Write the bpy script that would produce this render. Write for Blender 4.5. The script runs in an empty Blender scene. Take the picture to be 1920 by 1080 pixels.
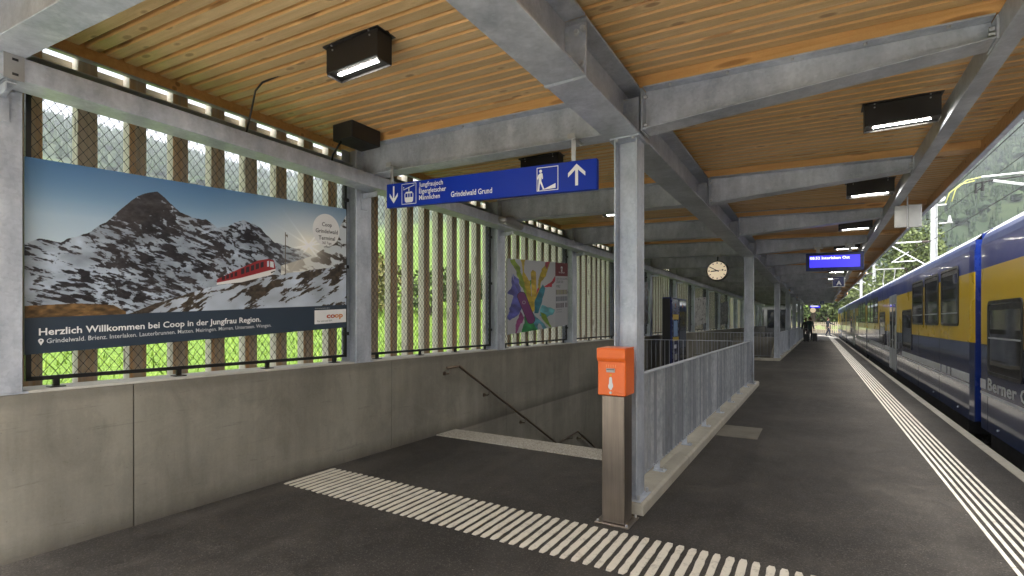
import bpy, bmesh, math, random
import numpy as np
from mathutils import Vector, Matrix
random.seed(7); rng=np.random.default_rng(7)
SC=bpy.context.scene; COL=SC.collection
S=0.87                                   # every measure below is in units of 0.87 m
# ------------------------------------------------------------------ camera, sky, sun, exposure
cam=bpy.data.cameras.new('camera'); camo=bpy.data.objects.new('camera',cam); COL.objects.link(camo)
camo.location=(0,0,1.65*S); camo.rotation_euler=(math.radians(90),0,math.atan(570/945))
cam.sensor_width=36; cam.lens=945/1920*36; cam.shift_y=62/1920; cam.clip_start=.05; cam.clip_end=6000
SC.camera=camo
W=bpy.data.worlds.new("World"); SC.world=W; W.use_nodes=True
wn=W.node_tree; bg=wn.nodes['Background']
sky=wn.nodes.new('ShaderNodeTexSky'); sky.sky_type='NISHITA'; sky.sun_disc=False
SUN_EL,SUN_AZ=math.radians(60),math.radians(150)      # azimuth from +Y clockwise
sky.sun_elevation=SUN_EL; sky.sun_rotation=SUN_AZ
sky.air_density=1.0; sky.dust_density=6.0; sky.ozone_density=1.0
hs=wn.nodes.new('ShaderNodeHueSaturation'); hs.inputs['Saturation'].default_value=.22   # overcast: little blue left
wn.links.new(sky.outputs[0],hs.inputs['Color']); wn.links.new(hs.outputs[0],bg.inputs[0]); bg.inputs[1].default_value=.15
sl=bpy.data.lights.new('sun','SUN'); sl.energy=1.5; sl.angle=math.radians(14); sl.color=(1,.96,.9)
so=bpy.data.objects.new('sun',sl); COL.objects.link(so)
sd=Vector((math.sin(SUN_AZ)*math.cos(SUN_EL),math.cos(SUN_AZ)*math.cos(SUN_EL),math.sin(SUN_EL)))
so.rotation_euler=sd.to_track_quat('Z','Y').to_euler(); so.location=sd*40
EXP=2.1
SC.view_settings.view_transform='Standard'; SC.view_settings.look='None'; SC.view_settings.gamma=1
SC.view_settings.use_curve_mapping=False
SC.view_settings.exposure=EXP
SC.cycles.max_bounces=10; SC.cycles.diffuse_bounces=6; SC.cycles.volume_bounces=0
SC.cycles.use_denoising=True; SC.cycles.sample_clamp_indirect=6
# ------------------------------------------------------------------ helpers
WL={}
class MB:
    def __init__(s): s.v=[];s.f=[];s.m=[]
    def add(s,v,f,mi=0):
        o=len(s.v); s.v+= [tuple(map(float,p)) for p in v]; s.f+=[tuple(i+o for i in q) for q in f]; s.m+=[mi]*len(f); return s
    def box(s,x0,x1,y0,y1,z0,z1,mi=0):
        return s.add([(x0,y0,z0),(x1,y0,z0),(x1,y1,z0),(x0,y1,z0),(x0,y0,z1),(x1,y0,z1),(x1,y1,z1),(x0,y1,z1)],
          [(3,2,1,0),(4,5,6,7),(0,1,5,4),(1,2,6,5),(2,3,7,6),(3,0,4,7)],mi)
    def obox(s,c,a,b,d,mi=0):            # centre and three half vectors
        c,a,b,d=map(Vector,(c,a,b,d)); v=[c+i*a+j*b+k*d for k in(-1,1) for j in(-1,1) for i in(-1,1)]
        if a.cross(b).dot(d)<0: return s.add(v,[(0,1,3,2),(4,6,7,5),(0,4,5,1),(1,5,7,3),(3,7,6,2),(2,6,4,0)],mi)
        return s.add(v,[(2,3,1,0),(5,7,6,4),(1,5,4,0),(3,7,5,1),(2,6,7,3),(0,4,6,2)],mi)
    def bar(s,p,q,w,h,up=(0,0,1),mi=0):  # rectangular bar from p to q
        p,q=Vector(p),Vector(q); d=q-p; L=d.length; d.normalize(); u=Vector(up); r=d.cross(u); 
        if r.length<1e-4: r=d.cross(Vector((0,1,0)))
        r.normalize(); u=r.cross(d); return s.obox((p+q)/2,d*L/2,r*w/2,u*h/2,mi)
    def tube(s,path,r,n=8,cap=True,mi=0):
        P=[Vector(p) for p in path]; R=r if isinstance(r,(list,tuple)) else [r]*len(P)
        t0=(P[1]-P[0]).normalized(); u=t0.orthogonal().normalized(); vs=[]
        for i,p in enumerate(P):
            t=(P[min(i+1,len(P)-1)]-P[max(i-1,0)]).normalized(); u=(u-t*u.dot(t)).normalized(); w=t.cross(u)
            vs+=[p+(u*math.cos(2*math.pi*k/n)+w*math.sin(2*math.pi*k/n))*R[i] for k in range(n)]
        fs=[(i*n+k,i*n+(k+1)%n,(i+1)*n+(k+1)%n,(i+1)*n+k) for i in range(len(P)-1) for k in range(n)]
        if cap: fs+=[tuple(range(n-1,-1,-1)),tuple(range((len(P)-1)*n,len(P)*n))]
        return s.add(vs,fs,mi)
    def prism(s,poly,ext,mi=0):
        P=[Vector(p) for p in poly]; e=Vector(ext); n=len(P); nn=Vector((0,0,0))
        for i in range(n): nn+=P[i].cross(P[(i+1)%n])
        if nn.dot(e)>0: P=P[::-1]
        return s.add(P+[p+e for p in P],[tuple(range(n)),tuple(range(2*n-1,n-1,-1))]+[(i,i+n,(i+1)%n+n,(i+1)%n) for i in range(n)],mi)
    def flat(s,poly,mi=0): return s.add(poly,[tuple(range(len(poly)))],mi)
    def build(s,name,mat,parent=None,smooth=False,bevel=0,kind=None,org=None):
        v=np.array(s.v,float); lo=v.min(0); hi=v.max(0)
        o0=np.array(org if org is not None else ((lo[0]+hi[0])/2,(lo[1]+hi[1])/2,lo[2]))
        me=bpy.data.meshes.new(name); me.from_pydata(((v-o0)*S).tolist(),[],s.f)
        for m in (mat if isinstance(mat,(list,tuple)) else [mat]): me.materials.append(m)
        if any(s.m): me.polygons.foreach_set('material_index',s.m)
        if smooth: me.polygons.foreach_set('use_smooth',[True]*len(s.f))
        me.update(); return place(me,name,o0,parent,bevel,kind)
def place(me,name,o0,parent=None,bevel=0,kind=None):
    o=bpy.data.objects.new(name,me); COL.objects.link(o); o0=np.array(o0,float)
    base=WL[parent.name] if parent else np.zeros(3)
    o.location=((o0-base)*S).tolist(); o.parent=parent; WL[o.name]=o0
    if bevel:
        b=o.modifiers.new('bevel','BEVEL'); b.width=bevel*S; b.segments=1; b.limit_method='ANGLE'
    if kind: o['kind']=kind
    return o
def tag(o,label,cat,group=None):
    o['label']=label; o['category']=cat
    if group: o['group']=group
    return o
def thing(name,label,cat,loc=(0,0,0),group=None):
    o=bpy.data.objects.new(name,None); COL.objects.link(o); o.location=[c*S for c in loc]; o.empty_display_size=.1
    WL[o.name]=np.array(loc,float); return tag(o,label,cat,group)
def inst(src,name,pos,parent=None,rz=0,scale=None):   # another object on the same mesh
    o=place(src.data,name,pos,parent)
    for m in src.modifiers:
        n=o.modifiers.new(m.name,m.type); n.width=m.width; n.segments=m.segments; n.limit_method=m.limit_method
    if rz: o.rotation_euler=(0,0,rz)
    if scale: o.scale=scale
    return o
KIDS={}
def copy_tree(root,loc,label):
    def cp(o,par):
        c=o.copy(); COL.objects.link(c); c.parent=par; WL[c.name]=WL[o.name]
        for ch in o.children: cp(ch,c)
        return c
    r=cp(root,None); r.location=[c*S for c in loc]; WL[r.name]=np.array(loc,float); r['label']=label; return r
# ------------------------------------------------------------------ material helpers
class NT:
    def __init__(s,name):
        s.mat=bpy.data.materials.new(name); s.mat.use_nodes=True; s.t=s.mat.node_tree; s.b=s.t.nodes['Principled BSDF']
        s.geo=s.t.nodes.new('ShaderNodeNewGeometry')
    def n(s,ty,ins={},**kw):
        d=s.t.nodes.new('ShaderNode'+ty)
        for k,v in kw.items(): setattr(d,k,v)
        for k,v in ins.items(): s.set(d.inputs[k],v)
        return d
    def set(s,inp,v):
        if isinstance(v,bpy.types.NodeSocket): s.t.links.new(v,inp)
        else: inp.default_value=v
    def P(s,sc=(1,1,1),vec=None):
        d=s.n('Mapping',{0:vec or s.geo.outputs['Position'],3:sc}); return d.outputs[0]
    def noise(s,scale,detail=4,rough=.6,vec=None,dist=0):
        return s.n('TexNoise',{'Vector':vec or s.geo.outputs['Position'],'Scale':scale,'Detail':detail,'Roughness':rough,'Distortion':dist}).outputs['Fac']
    def voro(s,scale,vec=None,feat='F1',out='Distance'):
        return s.n('TexVoronoi',{'Vector':vec or s.geo.outputs['Position'],'Scale':scale},feature=feat).outputs[out]
    def ramp(s,f,*st):
        d=s.n('ValToRGB',{0:f}); e=d.color_ramp.elements
        while len(e)<len(st): e.new(.5)
        for k,(p,c) in enumerate(st):
            c=(c,c,c) if isinstance(c,(int,float)) else tuple(c)[:3]; e[k].position=p; e[k].color=(*c,1)
        return d.outputs[0]
    def mix(s,f,a,b,mode='MIX'):
        d=s.n('Mix',data_type='RGBA',blend_type=mode); s.set(d.inputs[0],f)
        for i,c in ((6,a),(7,b)):
            s.set(d.inputs[i],c if isinstance(c,bpy.types.NodeSocket) else (*tuple(c)[:3],1))
        return d.outputs[2]
    def math(s,op,a,b=0.,clamp=False):
        d=s.n('Math',operation=op,use_clamp=clamp); s.set(d.inputs[0],a); s.set(d.inputs[1],b); return d.outputs[0]
    def mr(s,v,a,b,c,d): return s.n('MapRange',{0:v,1:a,2:b,3:c,4:d}).outputs[0]
    def rnd(s): return s.n('ObjectInfo').outputs['Random']
    def bump(s,h,st=.3,dist=.01):
        s.t.links.new(s.n('Bump',{'Height':h,'Strength':st,'Distance':dist}).outputs[0],s.b.inputs['Normal'])
    def out(s,col,rough=.6,metal=0,spec=.5,coat=0):
        b=s.b; s.set(b.inputs['Base Color'],col if isinstance(col,bpy.types.NodeSocket) else tuple(col)+(1,))
        s.set(b.inputs['Roughness'],rough); s.set(b.inputs['Metallic'],metal); b.inputs['Specular IOR Level'].default_value=spec
        if coat: b.inputs['Coat Weight'].default_value=coat; b.inputs['Coat Roughness'].default_value=.04
        return s.mat
def simple(name,c,rough=.5,metal=0,spec=.5,var=.12,scale=7,coat=0):
    t=NT(name); f=t.noise(scale,4); lo=[x*(1-var) for x in c]; hi=[min(1,x*(1+var)) for x in c]
    return t.out(t.ramp(f,(.3,tuple(lo)),(.7,tuple(hi))),t.mr(f,.3,.7,max(.02,rough-.07),rough+.07),metal,spec,coat)
def emis(name,c,st):
    t=NT(name); t.b.inputs['Emission Color'].default_value=tuple(c)+(1,); t.b.inputs['Emission Strength'].default_value=st*2**-EXP
    return t.out(c,.4)
def make_galv():
    t=NT('galvanised_steel')
    a=t.noise(2.2,5,.6); b=t.noise(9,4,.6,t.P((1,1,.35))); sp=t.voro(55,out='Color'); sg=t.n('SeparateColor',{0:sp}).outputs[0]
    f=t.math('ADD',t.math('MULTIPLY',a,.55),t.math('MULTIPLY',b,.45))
    c=t.ramp(f,(.33,(.27,.3,.36)),(.5,(.44,.475,.54)),(.64,(.62,.655,.72)))
    c=t.mix(.16,c,t.ramp(sg,(0,(.25,.27,.31)),(1,(.62,.65,.7))))
    w=t.ramp(t.noise(3.3,9,.72,t.P((1,1,1.4))),(.6,0),(.7,1)); c=t.mix(t.math('MULTIPLY',w,.5),c,(.7,.72,.76))
    t.bump(t.math('ADD',t.noise(30,3),t.math('MULTIPLY',sg,.3)),.12,.004)
    return t.out(c,t.mr(b,.3,.7,.34,.56),.3)
GALV=make_galv()
def make_galv_dull():
    t=NT('galvanised_flat_bar'); r=t.rnd(); n1=t.noise(26,4,.65,t.P((1,1,.5))); n2=t.noise(3,4,.6,t.P((1,1,.3)))
    c=t.ramp(t.math('ADD',t.math('MULTIPLY',n1,.5),t.math('MULTIPLY',n2,.5)),(.36,(.3,.325,.36)),(.5,(.43,.455,.49)),(.63,(.6,.62,.65)))
    c=t.mix(t.mr(r,0,1,0,.8),c,(.2,.215,.245)); return t.out(c,.42,.25)
GBAR=make_galv_dull()
def make_concrete(name,lo,hi,wall=False):
    t=NT(name)
    a=t.noise(.9,6,.6); st=t.noise(5,5,.65,t.P((1.4,1.4,.12))); fine=t.noise(60,3)
    f=t.math('ADD',t.math('MULTIPLY',a,.68),t.math('MULTIPLY',st,.32))
    c=t.ramp(f,(.38,lo),(.62,hi))
    dirt=t.ramp(t.noise(2.3,8,.7,t.P((1,1,.5)),1.2),(.52,0),(.72,1)); c=t.mix(t.math('MULTIPLY',dirt,.42),c,[x*.55 for x in lo])
    pale=t.ramp(t.noise(1.4,6,.7,t.P((1,1,1.2)),.8),(.56,0),(.7,1)); c=t.mix(t.math('MULTIPLY',pale,.3),c,[min(1,x*1.25) for x in hi])
    p=t.voro(26); pores=t.ramp(p,(.0,1),(.06,1),(.1,0)); sel=t.ramp(t.noise(7,2),(.5,0),(.58,1)); pr=t.math('MULTIPLY',pores,sel)
    c=t.mix(t.math('MULTIPLY',pr,.55),c,[x*.4 for x in lo]); c=t.mix(.12,c,t.ramp(fine,(.3,[x*.6 for x in lo]),(.7,hi)))
    r=t.rnd(); c=t.mix(t.mr(r,0,1,0,.18),c,[x*.8 for x in lo])
    if wall:       # splash dirt along the foot, water stain under the cap, board joints
        z=t.n('SeparateXYZ',{0:t.geo.outputs['Position']}).outputs[2]; wob=t.noise(4,5,.7,t.P((1,1,.3)))
        foot=t.mr(t.math('SUBTRACT',z,t.math('MULTIPLY',wob,.16)),-.08,.06,1,0); inside=t.mr(z,-.03,-.01,0,1); cap=t.mr(t.math('ADD',z,t.math('MULTIPLY',wob,.1)),.955,1.0,0,1)
        c=t.mix(t.math('MULTIPLY',t.math('MULTIPLY',foot,inside),.6),c,(.05,.042,.032)); c=t.mix(t.math('MULTIPLY',cap,.32),c,(.1,.092,.075))
        sc=t.noise(1,6,.75,t.P((9,2.2,26)),.6); c=t.mix(t.math('MULTIPLY',t.ramp(sc,(.6,0),(.68,1)),.4),c,[x*.5 for x in lo])
    t.bump(t.math('SUBTRACT',t.math('ADD',t.math('MULTIPLY',a,.6),t.math('MULTIPLY',fine,.1)),pr),.35,.01)
    return t.out(c,.78)
CONC=make_concrete('board_marked_concrete',(.158,.148,.121),(.285,.268,.223),wall=True)
CONCL=make_concrete('pale_kerb_concrete',(.32,.3,.245),(.46,.43,.36))
DAYLIT_TOP=make_concrete('daylit_wall_top_concrete',(.42,.41,.37),(.6,.58,.53))  # daylight on the wall top, put into a paler concrete colour
def make_asphalt():
    t=NT('asphalt'); a=t.noise(.55,6,.62); b=t.noise(5,6,.7); g=t.voro(150,out='Color'); gs=t.n('SeparateColor',{0:g}).outputs[0]; d=t.voro(150)
    c=t.ramp(t.math('ADD',t.math('MULTIPLY',a,.6),t.math('MULTIPLY',b,.4)),(.38,(.02,.0175,.015)),(.5,(.038,.0335,.029)),(.62,(.07,.062,.053)))
    c=t.mix(t.ramp(gs,(.0,.75),(.25,0)),c,(.013,.012,.011)); c=t.mix(t.math('MULTIPLY',t.ramp(gs,(.84,0),(.93,1)),.3),c,(.17,.155,.135))
    q=t.voro(16,out='Color'); q2=t.n('SeparateColor',{0:q}).outputs[1]; dd=t.voro(16)
    spk=t.math('MULTIPLY',t.ramp(q2,(.955,0),(.965,1)),t.ramp(dd,(.05,.8),(.085,0))); c=t.mix(spk,c,(.36,.34,.3)); bl=t.ramp(t.noise(1.3,7,.75,t.P((1,.6,1)),1.5),(.56,0),(.66,1)); c=t.mix(t.math('MULTIPLY',bl,.45),c,(.017,.0145,.012)); wr=t.ramp(t.noise(.7,5,.6,t.P((2.2,.25,1)),.6),(.5,0),(.7,1)); c=t.mix(t.math('MULTIPLY',wr,.35),c,(.085,.076,.066))
    t.bump(t.math('ADD',gs,t.math('MULTIPLY',b,.5)),.5,.006); return t.out(c,t.mr(b,.3,.7,.62,.85),0,.35)
ASPH=make_asphalt()
def make_wood(name,ax,lo,hi,knot,kx,rough=.5,vary=.3):
    t=NT(name); oc=t.n('TexCoord').outputs['Object']; r=t.rnd(); off=t.n('CombineXYZ',{0:t.math('MULTIPLY',r,37.),1:t.math('MULTIPLY',r,11.),2:t.math('MULTIPLY',r,53.)}).outputs[0]
    v=t.n('VectorMath',{0:oc,1:off},operation='ADD').outputs[0]
    sg=[28,28,28]; sg[ax]=1.1; g=t.noise(1,6,.62,t.P(tuple(sg),v),.4)
    c=t.ramp(g,(.32,lo),(.66,hi))
    sk=[9,9,9]; sk[ax]=kx; d=t.voro(1,t.P(tuple(sk),v)); k=t.ramp(d,(.0,1),(.13,.9),(.2,0))
    halo=t.ramp(d,(.12,.55),(.34,0)); c=t.mix(halo,c,[min(1,x*1.25) for x in hi]); c=t.mix(t.math('MULTIPLY',k,.85),c,knot)
    c=t.mix(t.mr(r,0,1,0,vary),c,[x*.62 for x in lo]); sp=t.noise(120,2,.5,v); c=t.mix(.1,c,t.ramp(sp,(.3,knot),(.6,hi)))
    t.bump(g,.18,.004); return t,c,rough
t,c,r_=make_wood('spruce_planks',0,(.52,.345,.155),(.72,.53,.285),(.2,.095,.035),3.6,vary=.45); WOOD=t.out(c,.42,0,.45)
t,c,r_=make_wood('orange_rafter_and_lit_edge',0,(.56,.3,.095),(.7,.42,.17),(.25,.11,.03),1.5,vary=.15); RAFT_LITEDGE=t.out(c,.45,0,.45)  # real rafter colour, also painted on plank edges as caught light
def make_slat():
    t,c,_=make_wood('weathered_slat',2,(.47,.435,.375),(.68,.635,.55),(.1,.07,.05),2.0,vary=.25)
    n=t.n('SeparateXYZ',{0:t.geo.outputs['Normal']}).outputs[0]; inner=t.ramp(n,(.4,0),(.6,1))
    oc=t.n('TexCoord').outputs['Object']; r=t.rnd(); off=t.n('CombineXYZ',{0:t.math('MULTIPLY',r,91.),2:t.math('MULTIPLY',r,17.)}).outputs[0]
    v=t.n('VectorMath',{0:oc,1:off},operation='ADD').outputs[0]
    s=t.noise(1,5,.6,t.P((16,16,.5),v)); br=t.ramp(s,(.45,(.36,.28,.2)),(.57,(.42,.24,.1)),(.66,(.45,.19,.04)))
    g=t.noise(1,4,.6,t.P((40,40,1.5),v)); br=t.mix(t.ramp(g,(.45,0),(.65,.5)),br,(.17,.125,.09))
    return t.out(t.mix(t.math('MULTIPLY',inner,.8),c,br),.75,0,.3)
SLAT=make_slat()
FENCEW=simple('grey_timber',(.33,.28,.2),.8)
BLACK=simple('black_powder_coat',(.012,.012,.013),.38)
LAMPB=simple('anthracite_sheet',(.018,.017,.017),.42)
DARK=simple('dark_rubber',(.01,.01,.011),.7)
MEMB=simple('roof_underside',(.02,.019,.018),.9)
BLUE=simple('sign_blue_enamel',(.003,.03,.35),.5,spec=.25,var=.04,scale=2)
BLUED=simple('dark_blue_casing',(.006,.016,.105),.32)
WHITE=simple('white_print',(.8,.8,.8),.45,var=.03)
OFFW=simple('pale_print',(.62,.64,.66),.5,var=.03)
ORANGE=simple('orange_enamel',(.74,.135,.018),.3,var=.06,scale=3)
STAIN=NT('brushed_stainless'); _f=STAIN.noise(1,4,.6,STAIN.P((60,60,2))); _g=STAIN.noise(2,3)
STAIN=STAIN.out(STAIN.ramp(STAIN.math('ADD',STAIN.math('MULTIPLY',_f,.4),STAIN.math('MULTIPLY',_g,.6)),(.35,(.15,.125,.105)),(.65,(.29,.25,.215))),.3,.85)
RUSTY=simple('bronze_handrail',(.2,.155,.12),.34,.8)
ZINC=simple('zinc_bolt',(.5,.51,.52),.4,.6)
ALU=simple('bare_aluminium',(.4,.4,.39),.45,.5,var=.15,scale=4)
TACT=NT('tactile_paint'); _f=TACT.noise(9,6,.7); _g=TACT.noise(70,3)
TACT.bump(_g,.4,.004); TACT=TACT.out(TACT.mix(TACT.ramp(TACT.math('ADD',TACT.math('MULTIPLY',_f,.6),TACT.math('MULTIPLY',_g,.4)),(.52,0),(.68,.75)),(.62,.575,.485),(.23,.205,.17)),.7)
TACTW=simple('white_line_paint',(.58,.55,.485),.65,var=.22,scale=11)
GRAN=NT('granite_nosing'); _v=GRAN.voro(120,out='Color'); GRAN=GRAN.out(GRAN.ramp(GRAN.n('SeparateColor',{0:_v}).outputs[0],(0,(.2,.18,.145)),(.6,(.4,.37,.31)),(1,(.55,.52,.46))),.65)
LED=emis('led_lens',(1,.95,.86),420)
# ------------------------------------------------------------------ lettering
FC={}
def glyphs(txt,bold):
    k=(txt,bold)
    if k not in FC:
        cu=bpy.data.curves.new('lettering','FONT'); cu.body=txt; cu.size=1; cu.offset=bold; cu.resolution_u=2
        o=bpy.data.objects.new('lettering',cu); me=bpy.data.meshes.new_from_object(o)
        v=np.array([q.co[:] for q in me.vertices]); f=[tuple(p.vertices) for p in me.polygons]
        bpy.data.objects.remove(o); bpy.data.meshes.remove(me); FC[k]=(v,f)
    return FC[k]
def text(txt,org,xd,yd,h,width=None,bold=.0,align='L',mb=None,name='lettering',mat=None,parent=None,mi=0):
    """flat print: h = cap height; org = left end (or middle) of the baseline"""
    v,f=glyphs(txt,bold); xd,yd,org=np.array(xd,float),np.array(yd,float),np.array(org,float)
    capv,_=glyphs('H',bold); ch=capv[:,1].max()-capv[:,1].min(); x0=v[:,0].min(); w=v[:,0].max()-x0
    sy=h/ch; sx=width/w if width else sy; xs=(v[:,0]-x0)*sx-(w*sx/2 if align=='C' else 0)
    pts=org+np.outer(xs,xd)+np.outer(v[:,1]*sy,yd)
    m=mb or MB(); m.add(pts,f,mi)
    return m if mb is not None else m.build(name,mat,parent)
# ------------------------------------------------------------------ terrain
def sstep(t): t=np.clip(t,0,1); return t*t*(3-2*t)
def vnoise(x,y,seed=0):
    xi=np.floor(x).astype(int); yi=np.floor(y).astype(int); fx=x-xi; fy=y-yi; fx=fx*fx*(3-2*fx); fy=fy*fy*(3-2*fy)
    def h(a,b): 
        n=(a*374761393+b*668265263+seed*974711)&0x7fffffff; n=(n^(n>>13))*1274126177&0x7fffffff; return ((n^(n>>16))&0xffff)/65535.
    return (h(xi,yi)*(1-fx)+h(xi+1,yi)*fx)*(1-fy)+(h(xi,yi+1)*(1-fx)+h(xi+1,yi+1)*fx)*fy
def fbm(x,y,o=5,seed=0,g=.5):
    a=1.;s=0.;t=0.
    for k in range(o): s=s+a*vnoise(x,y,seed+k*17); t+=a; a*=g; x=x*2.03+13.1; y=y*2.03+7.7
    return s/t
def terr(x,y):
    d=-x-5.3
    L=np.interp(d,[0,6,25,60,100,200,400,600,900,1290],[.55,1.1,4.4,12.6,22.5,47,101,176,285,400])
    L=L+(fbm(x/40,y/40,4,3)-.5)*np.clip(d/9,0,14)
    r=np.hypot(x,y); az=np.degrees(np.arctan2(x,y))
    R=np.interp(r,[0,120,190,300,500,800,1100,1500],[-.62,-.62,6,38,112,232,330,345])*(.86+.24*sstep((az+4)/26))
    R=np.where(r>120,R+(fbm(x/90,y/90,4,9)-.5)*np.clip((r-120)/6,0,60),-.62)
    R=np.where(r>120,-.62+(R+.62)*sstep((np.asarray(y)+60)/200.),R); w=sstep((d+.0)/.2); base=np.where(x<-5.28,np.maximum(L,np.where(r>160,R,-9)),R)
    return np.where((x>-5.28)&(x<2.6)&(y>-45)&(y<79),-6.,base)
xs=np.unique(np.concatenate([np.linspace(-1300,-320,22),np.linspace(-300,-60,34),np.linspace(-58,-5.6,60),[-5.29,-5.27,2.59,2.61],np.linspace(3,30,12),np.linspace(36,300,40),np.linspace(320,1300,34)]))
ys=np.unique(np.concatenate([np.linspace(-400,-46,20),[-45.1,-44.9],np.linspace(-44,78,90),[78.9,79.1],np.linspace(84,330,52),np.linspace(345,1400,50)]))
X,Y=np.meshgrid(xs,ys); Z=terr(X,Y); nx,ny=len(xs),len(ys)
i,j=np.meshgrid(np.arange(nx-1),np.arange(ny-1)); q=(j*nx+i).ravel()
def make_terrain_mat():
    t=NT('meadow_and_hillside'); a=t.noise(.05,6,.6); b=t.noise(1.6,5,.7); c=t.noise(12,4,.7)
    g=t.ramp(t.math('ADD',t.math('MULTIPLY',b,.5),t.math('MULTIPLY',c,.5)),(.35,(.06,.105,.014)),(.52,(.095,.16,.024)),(.68,(.15,.215,.04)))
    f=t.ramp(a,(.4,(.02,.035,.014)),(.6,(.04,.055,.022)))
    z=t.n('SeparateXYZ',{0:t.geo.outputs['Position']}).outputs[2]; m=t.mr(t.math('ADD',z,t.math('MULTIPLY',t.noise(.03,4),30)),75,105,0,1)
    gr=t.ramp(t.noise(20,4,.7),(.3,(.09,.085,.075)),(.7,(.2,.185,.165)))
    x=t.n('SeparateXYZ',{0:t.geo.outputs['Position']}).outputs[0]
    m=t.math('MAXIMUM',m,t.mr(x,4,9,0,1)); low=t.math('MULTIPLY',t.mr(z,-.4,-.3,1,0),t.mr(x,9,14,1,0)); c2=t.mix(m,g,f); t.bump(c,.6,.05)
    return t.out(t.mix(low,c2,gr),.9,0,.2)
TERR=make_terrain_mat()
m=MB(); m.v=np.stack([X.ravel(),Y.ravel(),Z.ravel()],1).tolist(); m.f=np.stack([q,q+1,q+1+nx,q+nx],1).tolist(); m.m=[0]*len(m.f)
m.build('terrain',TERR,smooth=True,kind='structure',org=(0,0,0))
# ------------------------------------------------------------------ platform ground
m=MB()
def slab(x0,x1,y0,y1,z=0): m.flat([(x0,y0,z),(x1,y0,z),(x1,y1,z),(x0,y1,z)])
slab(-4.70,1.82,.8,5.66); slab(-1.58,1.82,5.66,14.45); slab(-4.70,1.82,14.45,23.5); slab(-1.5,1.82,23.5,55); slab(-4.7,1.82,55,79)
m.box(1.6,1.815,-9,79,-.7,-.004); m.build('platform',ASPH,kind='structure',org=(0,0,0))
BOUNCE=make_concrete('pale_bounce_concrete',(.46,.445,.4),(.62,.6,.55))  # made pale so that it throws light up under the canopy
m=MB(); m.box(-5.05,1.82,-45,.796,-.5,.0); m.build('unseen_bounce_ground',BOUNCE,kind='structure')  # unseen ground added behind the camera to bounce light up
# pit walls and floors below the platform
m=MB(); m.box(-1.5,-1.3,5.7,14.4,-4,-.004); m.box(-4.7,-1.5,14.4,14.6,-1.7,-.004); m.box(-4.7,-1.5,18,18.2,-4,-1.8); m.box(-1.5,-1.3,14.4,18,-4,-1.8)
m.box(-4.7,-1.3,5.4,5.64,-4,-.02); m.box(-4.7,-1.3,14.6,18,-1.7,-1.6); m.box(-1.45,-1.25,23.7,55,-2.6,-.004); m.box(-4.7,-1.45,23.4,23.6,-2.6,-.004); m.box(-4.7,-1.25,55.01,55.2,-2.6,-.004); m.box(-4.7,-1.3,14.4,18,-4.2,-3.86); m.box(-4.7,-1.45,23.6,55,-2.7,-2.5)
m.build('pit_wall',CONC,kind='structure')
st=thing('staircase','concrete stairs going down beside the wall behind the pale nosing strip','stairs',(-3.1,6.1,-2))
stp=None
def step(y,z,d=.3):
    global stp
    if stp is None:
        mm=MB(); mm.box(-4.695,-1.52,y,y+d,z-.6,z); stp=mm.build('step',CONC,st)
    else: inst(stp,'step',(WL[stp.name][0],y+.15,z-.6),st)
for k in range(11): step(6.12+k*.3,-.168*(k+1))
mm=MB(); mm.box(-4.695,-1.52,9.42,10.5,-2.4,-2.016); mm.build('landing',CONC,st)
for k in range(11): step(10.5+k*.3,-2.016-.168*(k+1))
ns=thing('stair_nosing','pale granite strip across the top of the stairs between wall and orange post','kerb strip',(-3.1,5.9,0))
m=MB(); m.box(-4.695,-3.2,5.665,6.12,-.05,.012); m.build('nosing_stone',GRAN,ns,bevel=.006); m=MB(); m.box(-3.194,-1.585,5.665,6.12,-.05,.012); m.build('nosing_stone',GRAN,ns,bevel=.006)
# platform edge stones
pe=thing('platform_edge','pale concrete edge stones along the platform above the track','platform edge',(1.88,10,-.7))
m=MB(); m.box(1.824,1.945,0,1.985,-.35,.002); es=m.build('edge_stone',CONCL,pe,bevel=.008)
es.location.y+=(-9)*S; WL[es.name][1]+=-9
for k in range(1,42): inst(es,'edge_stone',(WL[es.name][0]-.0006*max(0,-9+2*k-44)**2*.6,-9+2*k+1,-.35),pe)
m=MB(); m.box(1.85,1.93,-9,75,-.72,-.36); m.build('edge_wall',CONC,pe)
cs=MB(); cs.box(-1.24,-.70,7.76,8.6,-.05,.004); tag(cs.build('cover_slab',make_concrete('slab_concrete',(.1,.09,.07),(.17,.155,.122))),'flat concrete cover slab let into the asphalt beside the kerb','cover slab')
# kerbs
kb=thing('concrete_kerb','pale concrete kerb under the long flat-bar railing behind the orange box','kerb',(-1.41,9,0))
for a,b in ((4.22,6.0),(6.006,10.2),(10.206,14.4)):
    m=MB(); m.prism([(-1.575,a,-.04),(-1.25,a,-.04),(-1.25,a,.085),(-1.27,a,.105),(-1.575,a,.105)],(0,b-a,0)); m.build('kerb_stone',CONCL,kb,bevel=.006)
m=MB(); m.box(-4.69,-1.58,14.1,14.4,-.04,.105); m.build('kerb_stone',CONCL,kb)
kb2=thing('concrete_kerb','pale kerb round the farther stairwell beyond the clock','kerb',(-1.3,38,0))
m=MB(); m.add([(-1.52,23.5,0),(-1.28,23.5,0),(-.93,55,0),(-1.2,55,0),(-1.52,23.5,.1),(-1.28,23.5,.1),(-.93,55,.1),(-1.2,55,.1)],[(3,2,1,0),(4,5,6,7),(0,1,5,4),(1,2,6,5),(2,3,7,6),(3,0,4,7)]); m.build('kerb_stone',CONCL,kb2)
m=MB(); m.box(-4.69,-1.525,23.45,23.72,-.04,.1); m.build('kerb_stone',CONCL,kb2)
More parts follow.
